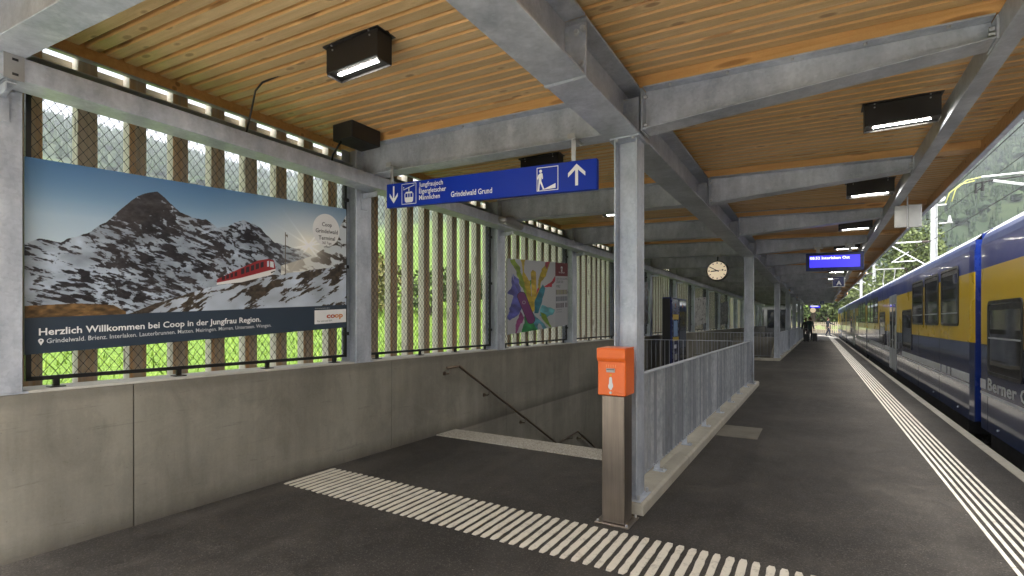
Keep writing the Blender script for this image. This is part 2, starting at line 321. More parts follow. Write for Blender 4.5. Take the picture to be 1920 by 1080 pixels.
# tactile strips
tp=thing('tactile_paving','ladder of short cream tactile bars crossing the asphalt near the orange post','tactile paving',(-2.3,3.5,0))
bars=[]
for v_ in range(3):
    m=MB(); n=9; L=.625; pts=[]
    for k in range(n+1): 
        w=.0245+random.uniform(-.0028,.0028); pts.append((w+random.uniform(-.002,.002),k/n*L-L/2))
    pts=[(w*(.72 if k in(0,n) else 1),y*(.985 if k in (1,n-1) else 1)*(1.12 if k in(1,n-1) else 1)) for k,(w,y) in enumerate(pts)]
    poly=[(w,y,0) for w,y in pts]+[(-w+random.uniform(-.002,.002),y,0) for w,y in pts[::-1]]
    m.prism(poly,(0,0,.0055)); bars.append(m)
x=-4.60; k=0; bo=[]
while x<.75:
    if k<3: 
        mm=MB(); mm.add([(p[0]+x,p[1]+3.49,p[2]) for p in bars[k].v],bars[k].f); bo.append(mm.build('tactile_bar',TACT,tp))
    else: inst(bo[k%3],'tactile_bar',(x,3.49+random.uniform(-.006,.006),0),tp,rz=random.choice((0,math.pi))+random.uniform(-.012,.012))
    x+=.0835; k+=1
tl=thing('tactile_guide_line','six cream guide lines running along the platform beside the train','tactile paving',(1.28,10,0))
m=MB(); m.box(-.0135,.0135,-.482,.482,0,.004); m.v=[(p[0]+1.1335,p[1]+1.2,p[2]) for p in m.v]; gl=m.build('guide_line',TACTW,tl)
gx=[1.1335+i*.0595 for i in range(6)]
for i in range(6):
    for k in range(0,26):
        if i==0 and k==0: continue
        inst(gl,'guide_line',(gx[i],1.2+k*.975,0),tl)
m=MB()
for i in range(6): m.box(gx[i]-.0135,gx[i]+.0135,26.1,62,0,.004)
m.build('guide_line_far',TACTW,tl,kind='stuff')
m=MB()
for a in range(14):
    t0,t1=a/14,(a+1)/14; f_=lambda t:(1.70-4.6*t**1.9,58+17*t**.8); (xa,ya),(xb,yb)=f_(t0),f_(t1); m.flat([(xa-.35,ya,.004),(xa+.12,ya,.004),(xb+.12,yb,.004),(xb-.35,yb,.004)])
tag(m.build('edge_line',TACTW),'curved white painted band where the platform bends away in the distance','painted line')
# ------------------------------------------------------------------ retaining wall
YC=[-2.0,1.12,4.32,7.45,10.57,13.69,16.82,20.37,23.81,27.34,30.9,34.6,38.4,42.1,45.8,49.5,53.2,57.0]
rw=thing('retaining_wall','long raw concrete wall with vertical joints carrying columns and net panels','wall',(-4.87,20,0))
js=[-9,-.95,1.90,4.78,7.61,10.45,13.3,16.15,19.0,22.0,25,28,31,34,37,40,44,48,52,57,62]
for a,b in zip(js,js[1:]):
    m=MB(); e=.005 if b==1.90 or a==1.90 else .0018; z0=-4.2 if b>5 else -.5
    m.prism([(-5.05,a+e,z0),(-4.70,a+e,z0),(-4.70,a+e,1.138),(-4.707,a+e,1.145),(-5.05,a+e,1.145)],(0,b-a-2*e,0)); m.build('wall_panel',CONC,rw)
m=MB(); m.box(-5.04,-4.712,-9,62,-4,1.13); m.build('joint_filler',simple('joint_mortar',(.045,.04,.033),.9),rw)
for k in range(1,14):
    m=MB(); m.box(-5.04,-4.703,YC[k]+.15,YC[k+1]-.15,1.1455,1.163); m.build('daylit_top_strip',DAYLIT_TOP,rw,bevel=.003)  # strip added on the wall top, pale to read as daylit
m=MB()
for y_ in (2.56,):
    m.tube([(-4.699,y_,1.03),(-4.6965,y_,1.03)],.018,12)
m.build('formwork_plug',CONC,rw)
# ------------------------------------------------------------------ steel columns
def h_section(m,x,y,z0,z1,dx,dy,tf=.014,tw=.01):
    m.box(x-dx/2,x-dx/2+tf,y-dy/2,y+dy/2,z0,z1); m.box(x+dx/2-tf,x+dx/2,y-dy/2,y+dy/2,z0,z1); m.box(x-dx/2+tf,x+dx/2-tf,y-tw/2,y+tw/2,z0,z1)
ords=['first','second','third','fourth','fifth','sixth','seventh','eighth','ninth','tenth','eleventh','twelfth','thirteenth','fourteenth','fifteenth','sixteenth','seventeenth']
def wall_column(y,label):
    t=thing('steel_column',label,'column',(-4.84,y,1.145),'steel columns standing on the wall')
    m=MB(); h_section(m,-4.84,y,1.158,3.75,.262,.24); m.build('shaft',GALV,t,bevel=.003)
    m=MB(); m.box(-4.98,-4.702,y-.15,y+.15,1.1455,1.158); m.build('base_plate',GALV,t,bevel=.002)
    m=MB(); m.bar((-4.705,y,3.16),(-4.46,y,3.195),.05,.008); m.box(-4.707,-4.697,y-.05,y+.05,3.0,3.19); m.box(-4.70,-4.46,y-.03,y-.022,3.13,3.19); m.build('bracket',GALV,t)
    return t
lab={1:'galvanised wall column left of the mountain poster',2:'galvanised wall column right of the mountain poster and below the black box',3:'galvanised wall column left of the paint splash poster',4:'galvanised wall column right of the paint splash poster'}
wc=wall_column(YC[1],lab[1])
for k in range(2,18):
    copy_tree(wc,(-4.84,YC[k],1.145),lab.get(k,'galvanised wall column, %s along the wall beyond the paint splash poster'%ords[k-5] if k>4 else ''))
def mid_column(x,y,label,z0=.118,hgt=3.235):
    t=thing('steel_column',label,'column',(x,y,z0-.012),'steel columns under the main canopy beam')
    m=MB(); h_section(m,x,y,z0,hgt,.206,.215); m.build('shaft',GALV,t,bevel=.003)
    m=MB(); m.box(x-.135,x+.15,y-.15,y+.15,z0-.012,z0); m.build('base_plate',GALV,t,bevel=.002)
    for sx,sy in ((-1,-1),(1,-1),(1,1),(-1,1)):
        m=MB(); m.tube([(x+sx*.115+.007,y+sy*.125,z0),(x+sx*.115+.007,y+sy*.125,z0+.04)],.014,6); m.build('bolt',ZINC,t)
    m=MB(); m.box(x-.13,x+.13,y-.14,y+.14,hgt,hgt+.012); m.build('top_plate',GALV,t)
    for sx in (-1,1):
        m=MB(); m.tube([(x+sx*.075,y-.125,hgt-.018),(x+sx*.075,y-.125,hgt)],.015,6); m.build('bolt',ZINC,t)
    return t
MC=[(-1.42,4.37),(-1.42,13.72),(-1.40,23.9),(-1.30,30.8),(-1.25,38.6),(-1.17,46.4),(-1.10,54.2)]
ml=['near galvanised column behind the orange ticket validator','galvanised column beside the station clock','galvanised column at the corner of the farther stairwell']+['column on the farther stairwell kerb, %s after its corner column'%o for o in ('first','second','third','fourth')]
c0=mid_column(*MC[0],ml[0])
for (x,y),l in zip(MC[1:],ml[1:]): copy_tree(c0,(x,y,.106),l)
# ------------------------------------------------------------------ canopy
zc=lambda x:3.594-.034*x
cp=thing('platform_canopy','long timber-boarded platform canopy on galvanised steel beams','canopy',(-1.7,28,3.2))
YE=59.5
# main beam
def ibeam(m,x,y0,y1,z0,z1,w,tf=.018,tw=.012):
    m.box(x-w/2,x+w/2,y0,y1,z0,z0+tf); m.box(x-w/2,x+w/2,y0,y1,z1-tf,z1); m.box(x-tw/2,x+tw/2,y0,y1,z0+tf,z1-tf)
def xoff(y): return .011*max(0,y-23.8)
segs=[(1.0,3.052),(3.078,4.05),(4.05,8.2),(8.2,14),(14,24),(24,34),(34,44),(44,52),(52,YE)]
mbm=MB(); ibeam(mbm,-1.435,segs[0][0],segs[0][1],3.25,3.655,.30); mb0=mbm.build('main_beam',GALV,cp,bevel=.003)
mbm=MB(); ibeam(mbm,-1.435,3.078,13.9,3.247,3.655,.292); mb1=mbm.build('main_beam',GALV,cp,bevel=.003)
mbm=MB(); ibeam(mbm,-1.435,13.9,24,3.25,3.655,.30); mbm.build('main_beam',GALV,cp)
mbm=MB()
for a,b in ((24,34),(34,44),(44,52),(52,YE)): ibeam(mbm,-1.435+xoff((a+b)/2),a,b,3.25,3.655,.30)
mbm.build('main_beam',GALV,cp)
for y_,h_ in ((3.054,0),(3.0665,.002)):
    m=MB(); m.box(-1.588,-1.282,y_,y_+.0115,3.244-h_,3.6+h_); m.build('end_plate',GALV,mb1,bevel=.002)
for bx,bz in ((-1.345,3.545),(-1.303,3.56),(-1.315,3.335),(-1.525,3.545),(-1.525,3.335)):
    m=MB(); m.tube([(bx,3.054,bz),(bx,3.036,bz)],.0165,6); m.tube([(bx,3.0545,bz),(bx,3.05,bz)],.022,10); m.build('bolt',ZINC,mb1)
stf=None
for y_ in YC[2:10]:
    for xa_,xb_,ya_ in ((-1.428,-1.29,-.09),(-1.428,-1.29,.082),(-1.58,-1.442,-.09)):
        m=MB(); m.box(xa_,xb_,y_+ya_,y_+ya_+.008,3.27,3.56); m.build('stiffener',GALV,mb1 if y_<13.8 else mb0)
# cross beams
def cross_beam(y,xa,xb,za0,zb0,zt=zc,w=.2,skew=0,plates=True,tf=.012,tw=.009):
    """I beam from xa to xb, underside za0 -> zb0, top follows the roof"""
    m=MB(); yy=lambda x:y+skew*(x+1.4)
    def strip(zf0,zf1,half):
        a=[(xa,yy(xa)-half,zf0(xa)),(xa,yy(xa)+half,zf0(xa)),(xa,yy(xa)+half,zf1(xa)),(xa,yy(xa)-half,zf1(xa))]; b=[(xb,yy(xb)+(p[1]-yy(xa)),(zf0 if i in(0,1) else zf1)(xb)) for i,p in enumerate(a)]
        m.add(a+b,[(0,1,2,3),(7,6,5,4),(0,4,5,1),(1,5,6,2),(2,6,7,3),(3,7,4,0)])
    zb=lambda x:za0+(zb0-za0)*(x-xa)/(xb-xa)
    strip(zb,lambda x:zb(x)+tf,w/2); strip(lambda x:zt(x)-tf,zt,w/2); strip(lambda x:zb(x)+tf,lambda x:zt(x)-tf,tw/2)
    o=m.build('cross_beam',GALV,cp,bevel=.002 if plates else 0)
    if plates:
        for xp,sgn in ((xa,1),(xb,-1)):
            z0=min(zb(xp),zb(xp))-.012; z1=zt(xp)-.02; yp=yy(xp)
            mm=MB(); mm.box(xp-.012 if sgn>0 else xp,xp if sgn>0 else xp+.012,yp-.115,yp+.115,z0,z1); mm.build('end_plate',GALV,o)
            for dz in (z0+.055,z1-.06):
                for dy in (-.06,.06):
                    mm=MB(); mm.tube([(xp,yp+dy,dz),(xp+sgn*.026,yp+dy,dz)],.015,6); mm.build('bolt',ZINC,o)
        n=5
        mm=MB()
        for i in range(n):
            xx=xa+(i+.5)/n*(xb-xa); mm.tube([(xx,yy(xx)-.075,zt(xx)-.013),(xx,yy(xx)-.075,zt(xx)-.028)],.012,6)
        mm.build('screw_row',ZINC,o,kind='stuff')
    return o
SK={1:.06}
for k,y_ in enumerate(YC[:]):
    if k<1: continue
    if k==1: y_=1.27
    xo=xoff(y_)
    cross_beam(y_,-4.72,-1.60+xo,3.385,3.292,skew=SK.get(k,0),plates=k<8)
    cross_beam(y_,-1.255+xo,.955+xo,3.275,3.405,skew=SK.get(k,0)*.5,plates=k<8)
# edge beam along the platform
def ebeam(a,b):
    xo=xoff((a+b)/2); m=MB(); x0=.968+xo
    for (p0,p1,q0,q1) in ((x0,x0+.01,3.385,3.555),(x0+.01,x0+.115,3.385,3.397),(x0+.01,x0+.115,3.543,3.555)): m.box(p0,p1,a,b,p0 and q0,q1)
    return m.build('edge_beam',GALV,cp,bevel=.002)
for a,b in ((1.0,5.2),(5.202,14),(14.002,24),(24.002,34),(34.002,44),(44.002,52),(52.002,YE)): ebeam(a,b)
# rafters on top of the beams
zp=lambda x:zc(x)+.083
for k,y_ in enumerate(YC):
    if k<1: continue
    if k==1: y_=1.27
    xo=xoff(y_)
    for xa,xb,sk in ((-5.02,-1.44+xo,SK.get(k,0)),(-1.434+xo,1.545+xo,SK.get(k,0)*.5)):
        m=MB(); a=[]; 
        for x_ in (xa,xb):
            yy=y_+sk*(x_+1.4); a+=[(x_,yy-.088,zc(x_)+.003),(x_,yy+.088,zc(x_)+.003),(x_,yy+.088,zp(x_)+.03),(x_,yy-.088,zp(x_)+.03)]
        m.add(a,[(0,1,2,3),(7,6,5,4),(0,4,5,1),(1,5,6,2),(2,6,7,3),(3,7,4,0)]); m.build('rafter',RAFT_LITEDGE,cp)
# ceiling planks
PL=[]
def plank_src(xa,xb):
    m=MB(); m.prism([(xa,-.0535,zp(xa)+.011),(xa,-.0535,zp(xa)+.034),(xa,.0535,zp(xa)+.034),(xa,.0535,zp(xa)+.011),(xa,.0435,zp(xa)),(xa,-.0435,zp(xa))],(xb-xa,0,zp(xb)-zp(xa))); nrm=[Vector(m.v[f[1]])-Vector(m.v[f[0]]) for f in m.f]
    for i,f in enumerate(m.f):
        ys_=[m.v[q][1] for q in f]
        if max(ys_)-min(ys_)<.02: m.m[i]=1  # side and chamfer faces coloured apart to show light catching the edges
    return m
count=0; srcL=srcR=None; farm=MB()
def add_plank(side,y,sk,xo):
    global count,srcL,srcR
    if side=='L': xa,xb=-5.03,-1.445
    else: xa,xb=-1.43,1.55
    if count<300:
        s_=srcL if side=='L' else srcR
        pos=((xa+xb)/2,y+sk*((xa+xb)/2+1.4),zp(xb)+random.uniform(-.001,.001))
        if s_ is None:
            m=plank_src(xa,xb); s_=m.build('plank',[WOOD,RAFT_LITEDGE],cp)
            if side=='L': srcL=s_
            else: srcR=s_
            s_.location=[(a-b)*S for a,b in zip(pos,WL[cp.name])]; s_.rotation_euler=(0,0,math.atan(sk))
        else: inst(s_,'plank',pos,cp,rz=math.atan(sk))
        count+=1
    else:
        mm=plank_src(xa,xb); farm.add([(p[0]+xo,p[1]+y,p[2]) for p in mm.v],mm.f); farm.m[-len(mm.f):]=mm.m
for k in range(1,len(YC)-1):
    y0,y1=(1.27 if k==1 else YC[k])+.09,YC[k+1]-.09; n=int(round((y1-y0)/.1235)); 
    for i in range(n):
        f=(i+.5)/n; y=y0+(y1-y0)*f; s0,s1=SK.get(k,0),SK.get(k+1,0)
        add_plank('L',y,s0+(s1-s0)*f,xoff(y)); add_plank('R',y,(s0+(s1-s0)*f)*.5,xoff(y))
farm.build('plank_far',[WOOD,RAFT_LITEDGE],cp,kind='stuff')
m=MB(); yb=-.9  # roof carried back out of view to keep skylight off the near floor
m.add([(-5.08,yb,zp(-5.08)+.07),(1.60,yb,zp(1.6)+.07),(1.60,24,zp(1.6)+.07),(2.0,YE,zp(2)+.07),(-5.08,YE,zp(-5.08)+.07)],[(4,3,2,1,0)])
m.add([(-5.08,yb,zp(-5.08)+.12),(1.60,yb,zp(1.6)+.12),(1.60,24,zp(1.6)+.12),(2.0,YE,zp(2)+.12),(-5.08,YE,zp(-5.08)+.12)],[(0,1,2,3,4)])
m2=MB(); m2.add([(-5.05,yb,zp(-5.05)+.02),(1.55,yb,zp(1.55)+.02),(1.55,1.3,zp(1.55)+.036),(-5.05,1.12,zp(-5.05)+.036)],[(3,2,1,0)]); m2.build('unseen_shade_overhang',WOOD,cp)  # unseen overhang, added to shade the near floor
m.build('roof_sheet',MEMB,cp,org=(0,0,zp(0)))
for a,b in ((yb,14),(14.002,24),(24.002,42),(42.002,YE)):
    xo=xoff((a+b)/2); m=MB(); m.box(1.555+xo,1.585+xo,a,b,3.505,3.70); m.build('fascia_board',RAFT_LITEDGE,cp); m=MB(); m.box(1.588+xo,1.60+xo,a,b,3.485,3.755); m.box(1.545+xo,1.6+xo,a,b,3.48,3.492); m.build('edge_profile',GALV,cp)
m=MB(); m.box(-5.075,-5.035,yb,YE,3.752,3.764); m.box(-5.085,-5.075,yb,YE,3.752,3.90); m.build('eaves_angle',GALV,cp)
m=MB(); m.box(-5.073,-5.034,yb,YE,3.766,3.91); m.build('eaves_board',RAFT_LITEDGE,cp)
# ------------------------------------------------------------------ cable duct along the wall columns
cd=thing('cable_duct','long galvanised cable duct box running above the net panels','cable duct',(-4.57,20,3.2))
for a,b in ((-2.5,1.095),(1.105,4.68),(4.69,9.4),(9.41,14),(14.01,20),(20.01,30),(30.01,45),(45.01,57.2)):
    m=MB(); m.box(-4.69,-4.45,a,b,3.225,3.375); m.build('duct',GALV,cd,bevel=.004)
for y_ in (1.10,4.685): 
    m=MB(); m.box(-4.452,-4.446,y_-.02,y_+.08,3.215,3.38); m.build('joint_plate',ALU,cd)
    for dz in (3.25,3.345):
        m=MB(); m.box(-4.446,-4.444,y_+.02,y_+.05,dz-.008,dz+.008); m.build('slot',DARK,cd)
ch=thing('steel_channel','galvanised steel channel running between the duct and the roof edge','steel channel',(-4.93,20,3.46))
m=MB(); m.box(-4.975,-4.87,-2.5,57.2,3.44,3.452); m.box(-4.985,-4.975,-2.5,57.2,3.44,3.57); m.box(-4.985,-4.87,-2.5,57.2,3.57,3.58); m.build('channel',GALV,ch,bevel=.002)
# ------------------------------------------------------------------ timber screen behind the wall
ts=thing('timber_screen','row of upright weathered timber slats behind the wall and nets','timber screen',(-5.16,20,.7))
sl0=None; y=1.05-12*.348; k=0
while y<57:
    jx=random.uniform(-.006,.006); h=0
    if sl0 is None:
        m=MB(); m.prism([(-5.213,y-.066,.75),(-5.103,y-.066,.75),(-5.098,y-.061,.75),(-5.098,y+.061,.75),(-5.103,y+.066,.75),(-5.213,y+.066,.75)],(0,0,3.35)); sl0=m.build('slat',SLAT,ts)
    else: inst(sl0,'slat',(-5.1555+jx,y+random.uniform(-.008,.008),.75),ts,rz=random.uniform(-.02,.02))
    y+=.348
for z_ in (1.02,3.68):
    m=MB(); m.box(-5.28,-5.22,-3.2,57.5,z_,z_+.09); m.build('rail',FENCEW,ts)
# ------------------------------------------------------------------ net panels
def net_panel(k,label):
    y0,y1=YC[k]+.165,YC[k+1]-.165; xn=-4.835; z0,z1=1.235,3.40
    t=thing('net_panel',label,'net panel',(xn,(y0+y1)/2,1.165),'net panels between the wall columns')
    r=.016; m=MB()
    for z_ in (z0,z1): m.bar((xn,y0,z_),(xn,y1,z_),.03,.03)
    for y_ in (y0+.015,y1-.015): m.bar((xn,y_,z0),(xn,y_,z1),.03,.03,(0,1,0))
    m.build('frame',BLACK,t)
    for i in range(4):
        y_=y0+(y1-y0)*(.06+.293*i); m=MB(); m.box(xn-.014,xn+.014,y_-.018,y_+.018,1.172,z0-.015); m.box(xn-.045,xn+.045,y_-.045,y_+.045,1.1635,1.172); m.build('foot',BLACK,t)
    for z_ in (1.5,2.3,3.1):
        m=MB(); m.box(xn+.0,xn+.03,y1-.05,y1+.02,z_-.02,z_+.02); m.tube([(xn+.03,y1-.02,z_),(xn+.045,y1-.02,z_)],.012,6); m.build('clamp',BLACK,t)
    m=MB(); dy=.0665 if k<3 else .0665*1; dz=.088; w=.0016 if k<3 else .0018
    ny_=int((y1-y0)/dy); nz=int((z1-z0)/dz); dy=(y1-y0)/ny_; dz=(z1-z0)/nz
    def strand(ya,za,yb,zb):
        m.bar((xn,ya,za),(xn,yb,zb),w*2,w*2,(1,0,0))
    # zigzag cables as long diagonals clipped to the frame
    for s in (1,-1):
        for c in range(-2*nz,2*ny_+2*nz):
            # y = y0 + c*dy + s*(z-z0)*dy/dz
            if c%1: continue
            lo,hi=0.,float(nz)
            ya=c; yb=c+s*nz
            t0,t1=0.,1.
            d=yb-ya
            if d>0: t0=max(t0,(0-ya)/d); t1=min(t1,(ny_-ya)/d)
            else: t0=max(t0,(ny_-ya)/d); t1=min(t1,(0-ya)/d)
            if t1-t0<1e-3: continue
            strand(y0+(ya+d*t0)*dy,z0+nz*dz*t0,y0+(ya+d*t1)*dy,z0+nz*dz*t1)
    m.build('net',BLACK,t)
    if k<4:
        m=MB()
        for b in range(0,2*nz+1):
            for a in range(ny_+1):
                yy=y0+(a+(.5 if b%2 else 0))*dy; zz=z0+b*dz/2
                if yy>y1: continue
                s_=.0042; m.add([(xn+.004,yy,zz-s_*1.5),(xn+.004,yy+s_,zz),(xn+.004,yy,zz+s_*1.5),(xn+.004,yy-s_,zz),(xn-.004,yy,zz)],[(0,1,2,3),(1,0,4),(2,1,4),(3,2,4),(0,3,4)])
        m.build('knot',BLACK,t,kind='stuff')
    return t
nl={1:'black cable net panel behind the mountain poster',2:'black cable net panel with no poster, open to the green meadow',3:'black cable net panel behind the paint splash poster',4:'black cable net panel just beyond the paint splash poster'}
for k in range(1,11): net_panel(k,nl.get(k,'black cable net panel, %s one beyond the paint splash poster'%ords[k-4] if k>4 else ''))
# ------------------------------------------------------------------ poster pictures (generated pixel by pixel)
def inpoly(U,V,poly):
    r=np.zeros(U.shape,bool); n=len(poly)
    for i in range(n):
        x0,y0=poly[i]; x1,y1=poly[(i+1)%n]
        if y0==y1: continue
        c=((V>=min(y0,y1))&(V<max(y0,y1))); r^=c&(U<(x0+(V-y0)*(x1-x0)/(y1-y0)))
    return r
def picture(name,img,rough=.45):
    h,w,_=img.shape; im=bpy.data.images.new(name,w,h); a=np.ones((h,w,4),np.float32); s=np.clip(img,0,1)
    a[...,:3]=s; im.pixels.foreach_set(a.ravel()); im.pack()
    t=NT(name); d=t.n('TexImage'); d.image=im; d.extension='EXTEND'; t.t.links.new(t.n('UVMap').outputs[0],d.inputs[0])
    return t.out(d.outputs[0],rough,0,.35)
def panel_uv(o):      # uv over the first (front) face
    me=o.data; uv=me.uv_layers.new(name='uv'); 
    for i,c in enumerate([(0,0),(1,0),(1,1),(0,1)]): uv.data[me.polygons[0].loop_start+i].uv=c
def lin(r,g,b): return np.array([((c/255+.055)/1.055)**2.4 if c>10 else c/255/12.92 for c in (r,g,b)])
def srgb(a): return np.where(a<.0031308,a*12.92,1.055*np.power(np.maximum(a,1e-6),1/2.4)-.055)
def mountain():
    w,h=1280,620; U,V=np.meshgrid((np.arange(w)+.5)/w,(np.arange(h)+.5)/h); x=U*2.05; y=V
    def L(*c): return np.array(c)/255.
    top,mid,hor=L(72,118,166),L(120,160,196),L(196,212,222)
    t=np.clip((V-.5)/.5,0,1)[...,None]; img=hor*(1-t)+mid*t; t2=np.clip((V-.72)/.28,0,1)[...,None]; img=img*(1-t2)+top*t2
    gl=np.exp(-(((U-.83)/.26)**2+((V-.66)/.35)**2))[...,None]; img=img*(1-gl*.85)+L(232,232,226)*gl*.85
    rx=[0,.028,.07,.122,.168,.209,.241,.268,.294,.32,.357,.395,.435,.471,.501,.53,.559,.599,.648,.677,.722,.785,.86,1]
    ry=[.563,.585,.582,.633,.705,.8,.875,.9,.922,.877,.817,.779,.783,.735,.747,.785,.807,.788,.717,.667,.655,.63,.56,.5]
    ridge=np.interp(U,rx,ry)+(fbm(x*22,x*0,4,5)-.5)*.022; depth=ridge-V; mtn=depth>0
    warp=fbm(x*4,y*4,4,21)-.5
    rk=fbm(x*11+warp*4,y*20+x*8+warp*6,7,31,.6); st=fbm(x*20-y*14+warp*5,y*62+x*22,6,41,.58); pk=np.clip((V-.56)/.2,0,1)*np.clip((.45-U)/.12,0,1)*np.clip((U-.17)/.06,0,1); big=fbm(x*2.6,y*3.2+1,3,51)
    snow=(.55*st+.45*rk)+.34*(big-.5)-.045*pk+.02*(V<.5)+np.clip((.55-V)*.22,-.1,.09)-.06*np.exp(-((U-.33)/.13)**2-((V-.72)/.2)**2)+.10*np.exp(-((U-.5)/.07)**2-((V-.66)/.13)**2)+.09*np.exp(-((U-.62)/.05)**2-((V-.6)/.14)**2)
    sn=np.clip((snow-.5)/.055,0,1)[...,None]
    rock=L(50,48,54)*(.3+1.05*fbm(x*30,y*44,5,33,.65)[...,None])+ (L(92,76,62)*.2*np.clip((fbm(x*5,y*6,4,61)-.45)*4,0,1)[...,None]); sc=L(176,190,208)*(.62+.5*fbm(x*9,y*14,4,71)[...,None])
    low=np.clip((.34-V)/.18,0,1)[...,None]; rock=rock*(1-low*.5)+L(34,28,26)*low*.5
    m_=rock*(1-sn)+sc*sn; hz=np.clip((U-.6)/.25,0,1)[...,None]*.5; m_=m_*(1-hz)+L(196,200,200)*hz
    img=np.where(mtn[...,None],m_,img)
    # foreground snow slope
    fg=np.interp(U,[.205,.25,.313,.394,.476,.676,.8,1.0],[.17,.205,.256,.306,.352,.432,.462,.53])+(fbm(x*14,x*0+3,4,81)-.5)*.02
    fgm=(V<fg)&(U>.2); d=fg-V
    s2=fbm(x*10+d*20,y*16,5,91,.6)+.16*np.clip(d*6-.35,-.5,.8)+.05-.13*np.exp(-((U-.62)/.035)**2-((V-.3)/.1)**2)-.16*np.exp(-((U-.93)/.07)**2-((V-.37)/.07)**2)
    k=np.clip((s2-.5)/.05,0,1)[...,None]; dirt=L(70,60,50)*(.5+.9*fbm(x*40,y*50,3,95)[...,None]); f_=dirt*(1-k)+L(196,208,224)*(.75+.35*fbm(x*5,y*8,3,97)[...,None])*k
    img=np.where(fgm[...,None],f_,img)
    rh=(V<np.interp(U,[.70,.84,.92,1.0],[.5,.59,.69,.95]))&(U>.7)&(V>fg-.0); k2=np.clip((fbm(x*12+y*9,y*20,5,99)-.5)/.06+.4,0,1)[...,None]; hz=np.clip((.97-U)/.2,0,1)[...,None]
    r_=(L(62,54,48)*(1-k2)+L(200,208,214)*k2); img=np.where(rh[...,None],r_*(1-hz*.75)+L(226,222,208)*hz*.75,img)
    br=inpoly(U,V,[(-.1,.15),(-.1,.245),(.0,.247),(.108,.254),(.185,.24),(.215,.2),(.214,.15)]); img=np.where(br[...,None],L(112,84,50)*(.35+1.1*fbm(x*30,y*60,4,103)[...,None]),img)
    # little red train
    def paint(p,c):
        nonlocal img; q=inpoly(U,V,p); img=np.where(q[...,None],np.array(c)/255.,img)
    paint([(.468,.356),(.47,.393),(.539,.462),(.612,.531),(.650,.546),(.672,.537),(.679,.47),(.664,.432),(.551,.374)],(150,38,44))
    paint([(.468,.356),(.469,.37),(.55,.405),(.664,.468),(.679,.475),(.676,.455),(.662,.43),(.551,.374)],(226,224,222))
    for a in range(5): 
        u=.55+a*.0175; paint([(u,.428+a*.0125),(u+.012,.436+a*.0125),(u+.012,.475+a*.0125),(u,.466+a*.0125)],(50,40,46))
    for a in range(4):
        u=.485+a*.014; paint([(u,.385+a*.009),(u+.01,.391+a*.009),(u+.01,.418+a*.01),(u,.410+a*.01)],(60,30,36))
    paint([(.645,.488),(.653,.49),(.653,.532),(.645,.528)],(190,206,216)); paint([(.657,.488),(.672,.482),(.670,.526),(.657,.53)],(206,216,220)); paint([(.66,.44),(.676,.455),(.676,.462),(.66,.45)],(40,34,36))
    paint([(.7165,.436),(.7195,.436),(.7195,.752),(.7165,.752)],(96,88,76)); paint([(.7195,.735),(.727,.735),(.727,.712),(.7195,.728)],(96,88,76))
    sun=np.exp(-(((U-.818)/.05)**2+((V-.667)/.09)**2))[...,None]; img=img*(1-sun*.9)+L(255,250,234)*sun*.9
    for a in (.2,.5,.9,2.3,2.7): 
        dd=np.abs((U-.818)*2.05*math.sin(a)-(V-.667)*math.cos(a)); rr=np.hypot((U-.818)*2.05,V-.667); ray=np.exp(-(dd/.006)**2)*np.exp(-rr*9); img=img+ray[...,None]*.22
    grey=img.mean(2,keepdims=True); img=(img*.9+grey*.1)
    band=V<.185+.005*U; img=np.where(band[...,None],L(50,62,76)*np.ones_like(img),img)
    return img
MTN=picture('mountain_print',mountain(),.4)
